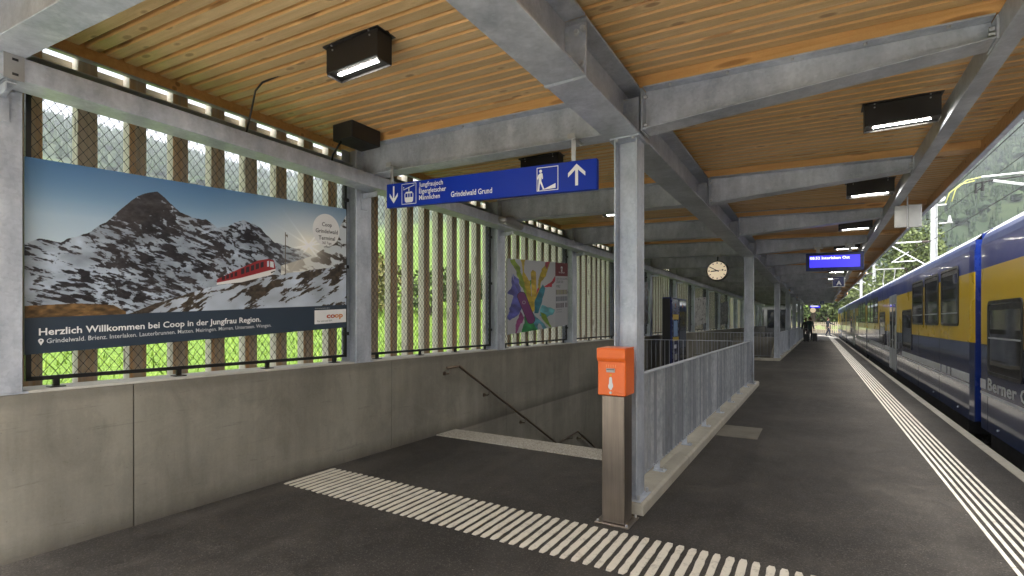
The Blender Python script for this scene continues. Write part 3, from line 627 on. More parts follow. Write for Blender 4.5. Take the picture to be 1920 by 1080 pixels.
def splash():
    w,h=560,620; U,V=np.meshgrid((np.arange(w)+.5)/w,(np.arange(h)+.5)/h); x=U*.9; y=V
    img=np.ones((h,w,3))*np.array([.69,.70,.715]); wx=(fbm(x*9,y*9,4,3)-.5)*.07; wy=(fbm(x*9,y*9,4,8)-.5)*.07
    def paint(p,c,wob=1.,sh=.35):
        nonlocal img; q=inpoly(U+wx*wob,V+wy*wob,p); s=(1-sh)+sh*2*fbm(x*12+y*6,y*16,3,int(c[0]))[...,None]; img=np.where(q[...,None],np.array(c)/255.*s,img)
    paint([(.26,.24),(.2,.0),(.44,.0),(.42,.14),(.36,.26)],(46,128,74)); paint([(.18,.30),(.25,.2),(.16,.08),(.11,.0),(.1,.02),(.14,.16)],(140,68,120))
    paint([(.0,.22),(.03,.18),(.13,.22),(.2,.32),(.2,.5),(.15,.6),(.05,.8),(.08,.66),(.02,.54),(.09,.5),(.04,.36)],(84,86,158))
    paint([(.14,.58),(.2,.5),(.17,.72),(.07,.8),(.1,.7)],(96,98,170))
    paint([(.037,1.),(.115,1.),(.19,.82),(.28,.69),(.31,.46),(.25,.5),(.157,.74),(.081,.87)],(122,148,38)); paint([(.28,.7),(.36,.72),(.34,.6)],(60,130,60))
    paint([(.2,1.0),(.25,1.0),(.24,.84),(.33,.7),(.36,.5),(.41,.4),(.45,.58),(.47,.76),(.53,.9),(.62,1.),(.66,.98),(.57,.8),(.5,.68),(.47,.4),(.36,.22),(.3,.42),(.24,.66)],(172,150,36)); paint([(.57,.98),(.66,.995),(.6,.9)],(150,40,60),.8)
    paint([(.36,.42),(.34,.83),(.37,.87),(.42,.84),(.44,.4)],(178,152,46),.1)
    paint([(.36,.26),(.44,.18),(.56,.06),(.6,.0),(.53,.0),(.46,.1),(.43,.0),(.4,.08)],(74,132,150)); paint([(.52,.36),(.6,.32),(.76,.26),(.73,.2),(.6,.16),(.47,.2)],(96,168,178))
    paint([(.40,.24),(.40,.4),(.49,.6),(.54,.66),(.58,.6),(.53,.42),(.46,.24)],(34,110,128),.35)
    paint([(.55,.62),(.63,.67),(.69,.7),(.755,.79),(.755,.7),(.7,.66),(.7,.61),(.64,.62)],(170,22,48),.8); paint([(.42,.5),(.46,.62),(.48,.58)],(178,36,70))
    paint([(.49,.26),(.53,.24),(.62,.14),(.69,.0),(.65,.01),(.57,.1),(.5,.18)],(116,150,44))
    # purple pocket knife
    a=np.array([.2,.5]);b=np.array([.345,.155]); d=b-a; L=np.hypot(d[0]*.9,d[1]); t=(((U-a[0])*d[0]*.81)+(V-a[1])*d[1])/(L*L); tt=np.clip(t,0,1); dist=np.hypot((U-a[0]-d[0]*tt)*.9,V-a[1]-d[1]*tt)
    img=np.where((dist<.058)[...,None],np.array([64,40,62])/255.,img); img=np.where((dist<.05)[...,None],np.array([112,52,106])/255.,img); dist2=np.hypot((U-.235)*.9,V-.41); img=np.where((dist2<.024)[...,None],np.array([.66,.6,.66]),img); img=np.where((dist2<.016)[...,None],np.array([.42,.22,.4]),img)
    img=np.where((U>.757)[...,None],np.array([.66,.67,.685])*np.ones_like(img),img)
    paint([(.757,.79),(.757,1.01),(1.01,1.01),(1.01,.79)],(104,20,34),0,.05)
    for r,y0 in enumerate((.50,.395,.29)):
        for c in range(10):
            u=.772+c*.0225; cc=[(90,86,50),(120,116,60),(110,100,40)][c%3] if r==0 else ([(60,66,80),(84,90,100)][c%2] if r==1 else [(70,60,70),(96,84,88)][c%2])
            if r==2 and c==7: continue
            paint([(u,y0),(u+.014,y0),(u+.014,y0+.075),(u,y0+.075)],cc,0,.05)
    return img*.92
SPL=picture('paint_splash_print',splash(),.45)
def poster(y0,y1,zb,zt,slope,x,mat,label,name='poster'):
    t=thing(name,label,'poster',(x,(y0+y1)/2,zb)); t0=lambda y:slope*(y-y0)
    m=MB(); xs_=(x,x-.02)
    v=[(x,y0,zb),(x,y1,zb+t0(y1)),(x,y1,zt+t0(y1)),(x,y0,zt)]
    m.add(v+[(x-.02,p[1],p[2]) for p in v],[(0,1,2,3),(7,6,5,4),(0,4,5,1),(1,5,6,2),(2,6,7,3),(3,7,4,0)])
    m.m=[0,1,1,1,1,1]; b=m.build('board',[mat,ALU],t); panel_uv(b)
    m=MB()
    for yy in (y0+.2,y1-.2): m.box(x-.05,x-.02,yy-.02,yy+.02,zb+.25+t0(yy),zb+.31+t0(yy)); m.box(x-.05,x-.02,yy-.02,yy+.02,zt-.31+t0(yy),zt-.25+t0(yy))
    m.build('clamp',BLACK,t)
    def at(u,v,e=.0015): y=y0+(y1-y0)*u; return (x+e,y,zb+(zt-zb)*v+t0(y))
    return t,at
n_=math.hypot(1,.0585); YD=(0,1/n_,.0585/n_); ZD=(0,0,1)
p1,at=poster(1.27,4.12,1.41,2.815,.0585,-4.79,MTN,'wide poster of a snowy mountain with a small red train')
wd=2.85
text('Herzlich Willkommen bei Coop in der Jungfrau Region.',at(.027,.094),YD,ZD,.052,.595*wd,.018,mat=WHITE,parent=p1)
text('Grindelwald. Brienz. Interlaken. Lauterbrunnen. Matten. Meiringen. Mürren. Unterseen. Wengen.',at(.042,.051),YD,ZD,.034,.62*wd,.004,name='lettering',mat=OFFW,parent=p1)
m=MB(); c_=at(.031,.066); m.prism([(c_[0],c_[1]+.016*math.cos(a),c_[2]+.016*math.sin(a)) for a in [i*math.pi/6 for i in range(-1,8)]]+[(c_[0],c_[1],c_[2]-.034)],(.0008,0,0)); pin=m.build('location_pin',WHITE,p1)
m=MB(); m.prism([(c_[0]+.001,c_[1]+.006*math.cos(a),c_[2]+.006*math.sin(a)) for a in [i*math.pi/4 for i in range(8)]],(.0008,0,0)); m.build('pin_hole',simple('slate_print',(.032,.048,.072),.45,var=.02),pin)
c_=at(.9,.803,.001); m=MB(); R_=.185; m.prism([(c_[0],c_[1]+R_*math.cos(a),c_[2]+R_*math.sin(a)+.0585*R_*math.cos(a)) for a in [i*math.pi/20 for i in range(40)]],(.0008,0,0)); bd=m.build('badge',WHITE,p1)
INK=simple('black_print',(.02,.02,.022),.5)
for s_,v_,h_,w_,b_ in (('Coop',.845,.045,.135,.012),('Grindelwald',.79,.045,.305,.012),('Terminal',.735,.045,.225,.012),('365 Tage',.70,.03,.125,.006),('offen',.672,.026,.085,.006)):
    text(s_,at(.902,v_-.012,.003),YD,ZD,h_,w_,b_,'C',name='lettering',mat=INK,parent=p1)
m=MB(); m.add([at(.844,.045),at(.9985,.045),at(.9985,.155),at(.844,.155)],[(0,1,2,3)]); lb=m.build('logo_field',WHITE,p1)
text('co',at(.9,.088,.003),YD,ZD,.06,.12,.035,name='lettering',mat=simple('logo_dark_orange',(.42,.06,.012),.5),parent=p1); text('op',at(.9395,.088,.003),YD,ZD,.06,.12,.035,name='lettering',mat=simple('logo_orange',(.62,.2,.02),.5),parent=p1)
text('Für mich und dich.',at(.857,.06,.003),YD,ZD,.02,.205,.0,name='lettering',mat=INK,parent=p1); text('Genossenschaft Jungfrau',at(.846,.166,.002),YD,ZD,.012,.2,name='lettering',mat=OFFW,parent=p1)
p2,at2=poster(7.66,10.22,1.405,2.77,.0625,-4.72,SPL,'white poster with colourful paint splashes and a purple pocket knife')
n2=math.hypot(1,.0625); YD2=(0,1/n2,.0625/n2); w2=2.56
c_=at2(.878,.90); m=MB(); m.prism([(c_[0],c_[1]+a*.05,c_[2]+b*.055) for a,b in ((-.8,1),(.8,1),(.8,0),(.5,-.8),(0,-1.1),(-.5,-.8),(-.8,0))],(.0008,0,0)); em=m.build('emblem',OFFW,p2)
m=MB(); m.box(c_[0]+.001,c_[0]+.002,c_[1]-.009,c_[1]+.009,c_[2]-.035,c_[2]+.04); m.box(c_[0]+.001,c_[0]+.0019,c_[1]-.03,c_[1]+.03,c_[2]-.006,c_[2]+.012); m.build('cross',simple('wine_red_print',(.12,.012,.02),.5),em)
text('VICTORINOX',at2(.878,.835),YD2,ZD,.03,.3,.004,'C',name='lettering',mat=OFFW,parent=p2)
for s_,v_,h_,w_ in (('CLASSIC COLOR COLLECTION',.735,.03,.56),('COLOR YOUR',.68,.055,.34),('WORLD',.61,.055,.19),('58 MM POCKET KNIFE',.255,.018,.27),('24 COLORS',.22,.018,.27)):
    text(s_,at2(.775,v_),YD2,ZD,h_,w_,.006,name='lettering',mat=INK,parent=p2)
# farther posters
def grey_print(name,cs,seed):
    t=NT(name); f=t.noise(1.3,4,.5,t.P((1,1.6,2.1)),1.5+seed); g=t.noise(7,3,.6,t.P((1,1.2,1))); return t.out(t.ramp(t.math('ADD',t.math('MULTIPLY',f,.7),t.math('MULTIPLY',g,.3)),*cs),.5)
poster(13.86,16.5,1.40,2.77,.06,-4.72,grey_print('dusk_print',((.38,(.06,.055,.05)),(.5,(.16,.15,.15)),(.62,(.22,.27,.33))),1),'dim landscape poster on the wall just left of the ticket machine')
poster(24.0,26.6,1.40,2.7,.06,-4.72,grey_print('scribble_print',((.42,(.05,.05,.055)),(.47,(.4,.4,.4)),(.6,(.45,.45,.44))),2),'pale poster with dark scribbles below the station clock')
poster(31.1,34.0,1.40,2.7,.06,-4.72,grey_print('shadow_print',((.45,(.02,.02,.022)),(.52,(.2,.2,.2)),(.62,(.34,.34,.35))),3),'pale and black poster left of the clock column')
# ------------------------------------------------------------------ hanging sign
def hang_sign():
    t=thing('hanging_sign','long blue direction sign hanging from the cross beam','sign',(-2.9,4.2,2.8))
    xa,xb,y=-4.14,-1.632,4.13; zt0,zt1,zb0,zb1=3.187,3.068,2.922,2.800
    z=lambda x,v:(zb0+(zb1-zb0)*(x-xa)/(xb-xa))*(1-v)+(zt0+(zt1-zt0)*(x-xa)/(xb-xa))*v
    m=MB(); v=[(xa,y,zb0),(xb,y,zb1),(xb,y,zt1),(xa,y,zt0)]
    m.add(v+[(p[0],y+.05,p[2]) for p in v],[(0,1,2,3),(7,6,5,4),(0,4,5,1),(1,5,6,2),(2,6,7,3),(3,7,4,0)]); m.m=[0]*6; m.build('panel',[BLUE],t,bevel=.003)
    sl_=(zt1-zt0)/(xb-xa); nn=math.hypot(1,sl_); xd=(1/nn,0,sl_/nn); zd=(0,0,1); ye=y-.0015; Wd=xb-xa; H=.266
    def at(u,v): x=xa+Wd*u; return (x,ye,z(x,v))
    def poly(pts,name,par=t,mat=WHITE,e=.0008):
        m=MB(); m.prism([at(*p) for p in pts],(0,-e,0)); return m.build(name,mat,par)
    k=H/Wd
    # arrow down, arrow up
    def arrow(u0,v0,s,w):
        p=[(-.12,1),(.12,1),(.12,-.45),(.72,.18),(.72,-.2),(0,-1),(-.72,-.2),(-.72,.18),(-.12,-.45)]
        poly([(u0+w*a,v0+s*.36*b) for a,b in p],'arrow')
    arrow(.044,.53,1,.034); arrow(.925,.53,-1,.046)
    def frame(u0,u1,v0,v1,e=.0025):
        ev=e*Wd/H
        for q in (((u0,v0),(u1,v0),(u1,v0+ev),(u0,v0+ev)),((u0,v1-ev),(u1,v1-ev),(u1,v1),(u0,v1)),((u0,v0+ev),(u0+e,v0+ev),(u0+e,v1-ev),(u0,v1-ev)),((u1-e,v0+ev),(u1,v0+ev),(u1,v1-ev),(u1-e,v1-ev))): poly(q,'border')
    frame(.092,.176,.08,.93); frame(.765,.853,.09,.91)
    # gondola pictogram
    m=MB()
    def pp(pts,mat=0,e=.0008): m.prism([at(*p) for p in pts],(0,-e,0),mat)
    pp([(.102,.70),(.166,.86),(.166,.83),(.102,.67)]); pp([(.132,.76),(.136,.77),(.136,.60),(.132,.60)])
    pp([(.112,.52),(.117,.59),(.151,.59),(.156,.52)]); pp([(.109,.36),(.159,.36),(.157,.2),(.151,.15),(.117,.15),(.111,.2)])
    for a,b in ((.109,.113),(.126,.129),(.139,.142),(.155,.159)): pp([(a,.36),(b,.36),(b,.52),(a,.52)])
    pp([(.1,.78),(.104,.8),(.107,.77),(.103,.74)]); m.build('gondola_pictogram',WHITE,t)
    m=MB(); pp([(.783+.006*math.cos(a)-.002,.78+.055*math.sin(a)) for a in [i*math.pi/6 for i in range(12)]]); pp([(.777,.70),(.784,.72),(.789,.69),(.791,.52),(.787,.5),(.785,.58),(.784,.44),(.79,.3),(.797,.14),(.791,.14),(.784,.28),(.779,.38),(.777,.26),(.775,.1),(.769,.1),(.771,.3),(.773,.46),(.772,.56),(.769,.5),(.766,.52),(.77,.64)]); pp([(.784,.13),(.842,.16),(.842,.32),(.802,.18)]); m.build('walking_pictogram',WHITE,t)
    for s_,u,v_,h_,w_ in (('Jungfraujoch',.192,.73,.05,.13),('Eigergletscher',.192,.47,.05,.147),('Männlichen',.192,.21,.05,.114),('Grindelwald Grund',.364,.20,.055,.203)):
        text(s_,at(u,v_),xd,zd,h_,w_*Wd,.012,mat=WHITE,parent=t)
    for x_ in (-4.08,-1.86):
        m=MB(); zt=z(x_,1); m.box(x_-.02,x_+.02,y+.02,y+.028,zt,zt+.2); m.box(x_-.02,x_+.02,y-.03,y+.2,zt+.2,zt+.212)
        for yy in (y-.02,y+.17): m.tube([(x_,yy,zt+.18),(x_,yy,zt+.24)],.009,6)
        m.box(x_-.035,x_+.035,y-.035,y-.02,zt+.19,zt+.235); m.build('hanger',ZINC,t)
hang_sign()
# ------------------------------------------------------------------ clock
def clock():
    cx,cy,cz,R=-2.127,13.50,2.915,.228
    t=thing('station_clock','round station clock with cream face hanging beside the column','clock',(cx,cy,cz-R))
    def disc(r,y0,y1,n=40): m=MB(); return m.tube([(cx,y0,cz),(cx,y1,cz)],r,n)
    disc(R*1.12,cy+.02,cy+.13).build('casing',BLACK,t); disc(R,cy-.0,cy+.0195).build('face',emis('clock_face',(.95,.78,.56),.42),t)
    m=MB(); n=40
    for i in range(n):
        a,b=2*math.pi*i/n,2*math.pi*(i+1)/n; q=[(cx+r*math.cos(w),y,cz+r*math.sin(w)) for r,y in ((R*1.0,cy-.015),(R*1.1,cy-.015),(R*1.12,cy+.02)) for w in (a,b)]
        m.add(q,[(0,2,3,1),(2,4,5,3)])
    m.build('bezel',BLACK,t)
    for i in range(12):
        a=i*math.pi/6; d=Vector((math.sin(a),0,math.cos(a))); m=MB(); m.bar(Vector((cx,cy-.002,cz))+d*R*.76,Vector((cx,cy-.002,cz))+d*R*.93,.018 if i%3 else .022,.003,(0,1,0)); m.build('hour_mark',INK,t)
    def hand(ang,l,w,y): a=math.radians(ang); d=Vector((math.sin(a),0,math.cos(a))); m=MB(); m.bar(Vector((cx,y,cz))-d*l*.22,Vector((cx,y,cz))+d*l,w,.003,(0,1,0)); return m
    hand(265,R*.66,.026,cy-.006).build('hour_hand',INK,t); hand(300,R*.9,.02,cy-.010).build('minute_hand',INK,t)
    sh=hand(84,R*.5,.006,cy-.014); d=Vector((math.sin(math.radians(84)),0,math.cos(math.radians(84)))); c_=Vector((cx,cy-.014,cz))+d*R*.58; sh.tube([c_+Vector((0,-.002,0)),c_+Vector((0,.002,0))],.02,12); sh.build('second_hand',INK,t)
    m=MB(); m.tube([(cx,cy+.08,cz+R*1.1),(cx,cy+.08,3.29)],.02,8); m.build('stem',BLACK,t)
    m=MB(); m.box(cx-.09,cx+.09,cy+.05,cy+.11,3.275,3.30); m.tube([(cx-.07,cy+.04,3.26),(cx-.07,cy+.04,3.34)],.022,8); m.tube([(cx+.07,cy+.04,3.26),(cx+.07,cy+.04,3.34)],.022,8); m.build('clamp',ZINC,t)
clock()
# ------------------------------------------------------------------ departure displays and sector signs
SCREEN=emis('lit_screen',(.055,.045,.9),1.0); SCRT=emis('screen_text',(.9,.92,1),1.6)
def display(xa,xb,z0,z1,y,label,txt=True,z_top=3.33):
    t=thing('departure_display',label,'display',((xa+xb)/2,y,z0)); d=.03 if xb-xa>1 else .01
    m=MB(); v=[(xa,y+d,z0+.03),(xb,y-d,z0),(xb,y-d,z1-.03),(xa,y+d,z1)]; m.add(v+[(p[0],p[1]+.16,p[2]) for p in v],[(0,1,2,3),(7,6,5,4),(0,4,5,1),(1,5,6,2),(2,6,7,3),(3,7,4,0)]); m.build('casing',BLUED,t,bevel=.006)
    def at(u,v,e=.003): return (xa+(xb-xa)*u,y+d-2*d*u-e,z0+.03*(1-u)+(z1-z0-.03)*v)
    m=MB(); m.add([at(.065,.18),at(.935,.18),at(.935,.85),at(.065,.85)],[(0,1,2,3)]); m.build('screen',SCREEN,t)
    if txt: text('08:52 Interlaken Ost',at(.075,.64,.006),(1,-2*d/(xb-xa),-.03/(xb-xa)),(0,0,1),.062,(xb-xa)*.69,.022,mat=SCRT,parent=t)
    else: m=MB(); m.add([at(.1,.6,.005),at(.8,.6,.005),at(.8,.8,.005),at(.1,.8,.005)],[(0,1,2,3)]); m.build('lettering',SCRT,t)
    for u in (.22,.77):
        x_=xa+(xb-xa)*u; m=MB(); m.box(x_-.035,x_+.035,y+.05,y+.06,z1-.04,z_top); m.box(x_-.085,x_+.085,y+.04,y+.07,z_top-.03,z_top); m.tube([(x_-.075,y+.055,z_top-.05),(x_-.075,y+.055,z_top+.06)],.016,6); m.tube([(x_+.075,y+.055,z_top-.05),(x_+.075,y+.055,z_top+.06)],.016,6); m.build('hanger',ALU,t)
display(-.20,.895,2.765,3.197,13.35,'near blue departure screen showing 08:52 Interlaken Ost')
display(-.43,.31,2.6,2.88,45,'small far blue departure screen down the platform',False,3.2)
def sector(x,y,z0,w,h,label,letter='A',zt=3.4):
    t=thing('sector_sign',label,'sign',(x+w/2,y,z0)); m=MB(); m.box(x,x+w,y,y+.05,z0,z0+h); m.build('panel',OFFW,t,bevel=.004)
    m=MB(); m.box(x+.015,x+w-.015,y-.004,y-.0008,z0+.02,z0+h-.015); m.build('blue_field',BLUED,t)
    text(letter,(x+w*.55,y-.006,z0+h*.16),(1,0,0),(0,0,1),h*.42,None,.03,'C',mat=OFFW,parent=t); text('Sektor',(x+w*.14,y-.006,z0+h*.76),(1,0,0),(0,0,1),h*.09,w*.4,.0,mat=OFFW,parent=t)
    m=MB(); m.box(x+w*.2,x+w*.22,y+.02,y+.03,z0+h,zt); m.box(x+w*.8,x+w*.82,y+.02,y+.03,z0+h,zt); m.box(x-.05,x+w*.75,y+.0,y+.03,z0+h+.03,z0+h+.06); m.build('hanger',ALU,t)
sector(.465,20,2.79,.345,.355,'square blue sign with a white letter A below the departure screen')
sector(.25,46,2.92,.3,.3,'tiny blue letter sign right of the far departure screen','B',3.3)
bc=MB(); bc.tube([(-.2,44.6,2.48),(-.2,44.7,2.48)],.19,16); bc=bc.build('station_clock',emis('far_clock_face',(.95,.75,.5),.6)); tag(bc,'tiny lit round clock far down the platform below the small screen','clock')
# silver plates hung from the canopy edge
t=thing('blank_sign','pair of bare metal sign plates hung from the canopy edge above the train','sign',(1.17,9.4,3.03))
m=MB(); m.box(1.003,1.152,9.4,9.435,3.04,3.366); m.build('plate',ALU,t,bevel=.004); m=MB(); m.box(1.168,1.325,9.39,9.43,3.03,3.366); m.build('plate',ALU,t,bevel=.004)
m=MB(); m.box(1.153,1.167,9.40,9.44,3.02,3.5); m.build('hanger',ZINC,t)
for x_,z_ in ((1.025,3.06),(1.13,3.06),(1.30,3.06),(1.30,3.345)):
    m=MB(); m.tube([(x_,9.40,z_),(x_,9.384,z_)],.007,6); m.build('screw',ZINC,t)
# ------------------------------------------------------------------ lamps
def lamp_src(x,y,label):
    zt=zp(x)-.002; zb=zt-.225; t=thing('ceiling_lamp',label,'lamp',(x,y,zb),'black ceiling lamps under the boards'); hw,hd=.275,.075
    m=MB(); m.box(x-hw-.018,x+hw+.018,y-hd-.02,y+hd+.02,zt-.012,zt); m.build('mounting_plate',LAMPB,t)
    m=MB()
    m.box(x-hw,x+hw,y-hd,y-hd+.006,zb+.02,zt-.0125); m.box(x-hw,x+hw,y+hd-.006,y+hd,zb,zt-.0125); m.box(x-hw,x-hw+.006,y-hd+.006,y+hd-.006,zb,zt-.0125); m.box(x+hw-.006,x+hw,y-hd+.006,y+hd-.006,zb,zt-.0125); m.box(x-hw+.006,x+hw-.006,y-hd+.006,y+hd-.006,zb+.02,zb+.03); m.build('housing',LAMPB,t,bevel=.003)
    m=MB()
    for i in range(13):
        xx=x-.195+i*.0325; m.flat([(xx-.0135,y-.02,zb+.017),(xx-.0135,y+.006,zb+.017),(xx+.0135,y+.006,zb+.017),(xx+.0135,y-.02,zb+.017)])
    m.build('led_strip',LED,t)
    for xx in (x-.2,x+.2):
        m=MB(); m.tube([(xx,y-hd,zt-.045),(xx,y-hd-.006,zt-.045)],.007,6); m.build('screw',ZINC,t)
        m=MB(); m.tube([(xx,y-hd-.012,zt-.02),(xx,y-hd-.012,zt-.0125)],.007,6); m.build('screw',ZINC,t)
    return t
l0=lamp_src(-2.98,2.68,'large black ceiling lamp above the mountain poster, nearest of the lamps')
def lamp_at(x,y,label): return copy_tree(l0,(x,y,zp(x)-.227),label)
lamp_at(.66,5.75,'black ceiling lamp in the right canopy bay, nearest to the roof edge opening')
lamp_at(-3.05,5.80,'black ceiling lamp half hidden behind the blue direction sign')
for k in range(3,9):
    y_=(YC[k]+YC[k+1])/2-.25+(.0 if k<6 else .2)
    lamp_at(.655+xoff(y_),y_,'black ceiling lamp over the platform, %s bay beyond the nearest right lamp'%ords[k-3])
    lamp_at(-3.05,y_,'black ceiling lamp over the stair side, %s bay beyond the blue sign'%ords[k-3])
for k in (0,): lamp_at(.66,YC[1]+1.45,'black ceiling lamp just above the top of the picture, nearest right bay')
# speaker box
t=thing('speaker_box','plain black box fixed to the boards at the left end of the cross beam','speaker',(-4.42,3.95,3.64))
m=MB(); m.box(-4.58,-4.27,3.75,4.165,3.64,zp(-4.27)-.003); m.build('casing',LAMPB,t,bevel=.006); m=MB(); m.tube([(-4.50,3.80,3.64),(-4.54,3.78,3.57),(-4.6,3.77,3.5),(-4.62,3.76,3.36)],.011,8); m.build('cable',BLACK,t,smooth=True)
# loose cables
m=MB(); zz=zp(-3.9); m.tube([(-3.85,2.755,zz+.02),(-4.1,2.75,zp(-4.1)+.004),(-4.3,2.745,zp(-4.3)-.008),(-4.4,2.74,zz-.05),(-4.45,2.74,3.62),(-4.55,2.74,3.38)],.0085,8); tag(m.build('loose_cable',BLACK,smooth=True),'black cable drooping from the boards down to the duct near the large lamp','cable')
m=MB(); m.tube([(-4.60,8.6,3.37),(-4.60,8.62,3.62),(-4.62,8.66,3.8)],.008,6); tag(m.build('loose_cable',BLACK),'thin black cable rising from the duct beyond the blue sign','cable')
# downpipe/floodlight on duct + conduit
t=thing('duct_camera','small grey pipe fitting fixed on the cable duct beyond the blue sign','pipe fitting',(-4.42,7.25,3.3))
m=MB(); m.tube([(-4.42,6.95,3.30),(-4.42,7.25,3.34),(-4.42,7.62,3.29)],[.05,.085,.06],12); m.build('body',ALU,t,smooth=True); m=MB(); m.tube([(-4.36,7.0,3.28),(-4.28,6.85,3.27)],.03,8); m.build('nozzle',ALU,t)
for j_,(yy,l_) in enumerate(((10.44,'thin white conduit bending down along the cross beam left of the near column'),)):
    m=MB(); m.tube([(-3.6,yy-.12,3.33),(-3.6,yy-.12,3.72),(-3.55,yy-.12,3.755),(-3.4,yy-.12,3.76),(.7,yy-.12,3.63)],.012,8); tag(m.build('conduit_pipe',ALU,smooth=True),l_,'conduit')
# ------------------------------------------------------------------ ticket validator
def validator():
    t=thing('ticket_validator','orange ticket validator box on a brushed steel post','ticket validator',(-1.40,4.03,0)); y0=3.92; d=.19
    m=MB(); m.box(-1.555,-1.265,y0-.04,y0+d+.05,0,.012); m.build('base_plate',STAIN,t,bevel=.003)
    for sx,sy in ((-1.53,y0-.02),(-1.29,y0-.02),(-1.29,y0+d+.03)):
        m=MB(); m.tube([(sx,sy,.012),(sx,sy,.03)],.011,6); m.build('bolt',ZINC,t)
    m=MB(); m.box(-1.505,-1.312,y0,y0+d,.012,1.045); m.build('post',STAIN,t,bevel=.006)
    xa,xb,ya,yb=-1.53,-1.295,y0-.025,y0+d+.01
    m=MB(); m.box(xa,xb,ya,yb,1.047,1.425); bx=m.build('box',ORANGE,t,bevel=.008)
    m=MB(); n=8
    pr=[(ya-.004,1.32)]+[(ya-.004-.018*math.sin(a),1.32+.108*i/n) for i,a in [(i,math.pi*.5*min(1,i/3)) for i in range(1,n)]]+[(ya-.012,1.432),(yb,1.436),(yb,1.426),(ya+.002,1.426),(ya+.002,1.32)]
    m.prism([(xa-.001,y,z) for y,z in pr],(xb-xa+.002,0,0)); m.build('hood',ORANGE,t,bevel=.003)
    m=MB(); xm=(xa+xb)/2; m.box(xm-.042,xm+.03,ya-.012,ya+.001,1.252,1.268); m.box(xm-.042,xm+.03,ya-.006,ya+.001,1.236,1.252); m.build('ticket_slot',ALU,t,bevel=.002)
    m=MB(); m.box(xm-.038,xm+.026,ya-.0135,ya-.0122,1.257,1.262); m.build('slot_gap',DARK,t)
    m=MB()
    for i in range(5): xx=xm-.045+i*.019; m.box(xx,xx+.004,ya-.0015,ya,1.275,1.298)
    m.build('slot_ribs',simple('pale_orange',(.9,.35,.12),.4),t)
    m=MB(); m.tube([(xm-.006,ya,1.214),(xm-.006,ya-.006,1.214)],.0085,10); m.build('pilot_light',simple('amber_lens',(.8,.4,.02),.2),t)
    m=MB(); m.tube([(xm-.006,ya,1.072),(xm-.006,ya-.006,1.072)],.011,10); m.build('lock',ZINC,t)
    hp=[(-.012,.1),(-.006,.112),(.004,.112),(.011,.1),(.013,.05),(.019,.03),(.02,.0),(.012,-.01),(.01,-.03),(-.004,-.034),(-.012,-.02),(-.02,-.012),(-.022,.02),(-.015,.03)]
    m=MB(); m.prism([(xm-.006+a,ya-.001,1.118+b*.72) for a,b in hp],(0,-.0015,0)); m.build('hand_pictogram',OFFW,t)
validator()
# ------------------------------------------------------------------ railings
def bar_rail(name,label,p0,p1,z0,z1,n,foot,mat=GBAR,depth=.05,single=True):
    p0,p1=Vector(p0+(0,)),Vector(p1+(0,)); d=(p1-p0); L=d.length; d.normalize(); nrm=Vector((d.y,-d.x,0))
    t=thing(name,label,'railing',((p0+p1)/2)[:2]+(z0-.09,))
    m=MB(); m.obox((p0+p1)/2+Vector((0,0,z1-.006)),d*L/2,nrm*.03,Vector((0,0,.006))); m.build('top_rail',GALV,t)
    m=MB(); m.obox((p0+p1)/2+Vector((0,0,z0+.005)),d*L/2,nrm*.022,Vector((0,0,.005))); m.build('bottom_rail',GALV,t)
    src=None; fm=MB()
    for i in range(n):
        c=p0+d*(L*(i+.5)/n)
        if single:
            if src is None:
                m=MB(); m.obox(c+Vector((0,0,(z0+z1)/2)),d*.004,nrm*depth/2,Vector((0,0,(z1-z0)/2-.013))); src=m.build('bar',mat,t)
            else: inst(src,'bar',(c.x,c.y,z0+.013),t,rz=random.uniform(-.03,.03))
        else: fm.obox(c+Vector((0,0,(z0+z1)/2)),d*.004,nrm*depth/2,Vector((0,0,(z1-z0)/2-.013)))
    if not single: fm.build('bar',mat,t)
    for i in range(foot):
        c=p0+d*(L*(i+.5)/foot); m=MB(); m.obox(c+Vector((0,0,z0-.045)),d*.006,nrm*.03,Vector((0,0,.05))); m.obox(c+nrm*.03+Vector((0,0,z0-.086)),d*.05,nrm*.06,Vector((0,0,.005)))
        m.build('foot',GALV,t)
        m=MB(); cc=c+nrm*.07+Vector((0,0,z0-.081)); m.tube([cc,cc+Vector((0,0,.022))],.01,6); m.build('bolt',ZINC,t)
    return t
bar_rail('flat_bar_railing','long galvanised flat-bar railing between the orange box column and clock column',(-1.415,4.62),(-1.415,13.58),.195,1.157,82,7,depth=.075)
bar_rail('stair_end_railing','open railing of thin bars across the far end of the stairwell before the ticket machine',(-1.56,14.22),(-4.66,14.22),.19,1.135,25,4,depth=.03)
bar_rail('cross_railing','low barred railing across the near end of the farther stairwell',(-1.55,23.6),(-4.66,23.6),.19,1.16,24,3,depth=.025,mat=GALV)
for (a,b),l in zip(zip(MC[2:],MC[3:]),('first','second','third','fourth')):
    bar_rail('grey_panel_railing','grey barred railing on the farther kerb, %s section beyond its corner column'%l,(a[0],a[1]+.2),(b[0],b[1]-.2),.2,1.16,50,5,mat=GALV,depth=.08,single=False)
for p_,q_ in (((-1.33,7.02,.72),'a'),((-1.33,7.85,.62),'b')):
    pass
# inner concrete of farther stair
t=thing('stair_wall','warm lit concrete parapet inside the farther stairwell','wall',(-3,33,-1)); m=MB(); m.box(-4.69,-2.0,36,36.3,-2.5,.62); m.build('parapet',CONCL,t)
m=MB(); m.prism([(-2.0,26,-2.5),(-2.0,36,-2.5),(-2.0,36,.62),(-2.0,30,-.9)],(-.2,0,0)); m.build('stair_cheek',CONCL,t)
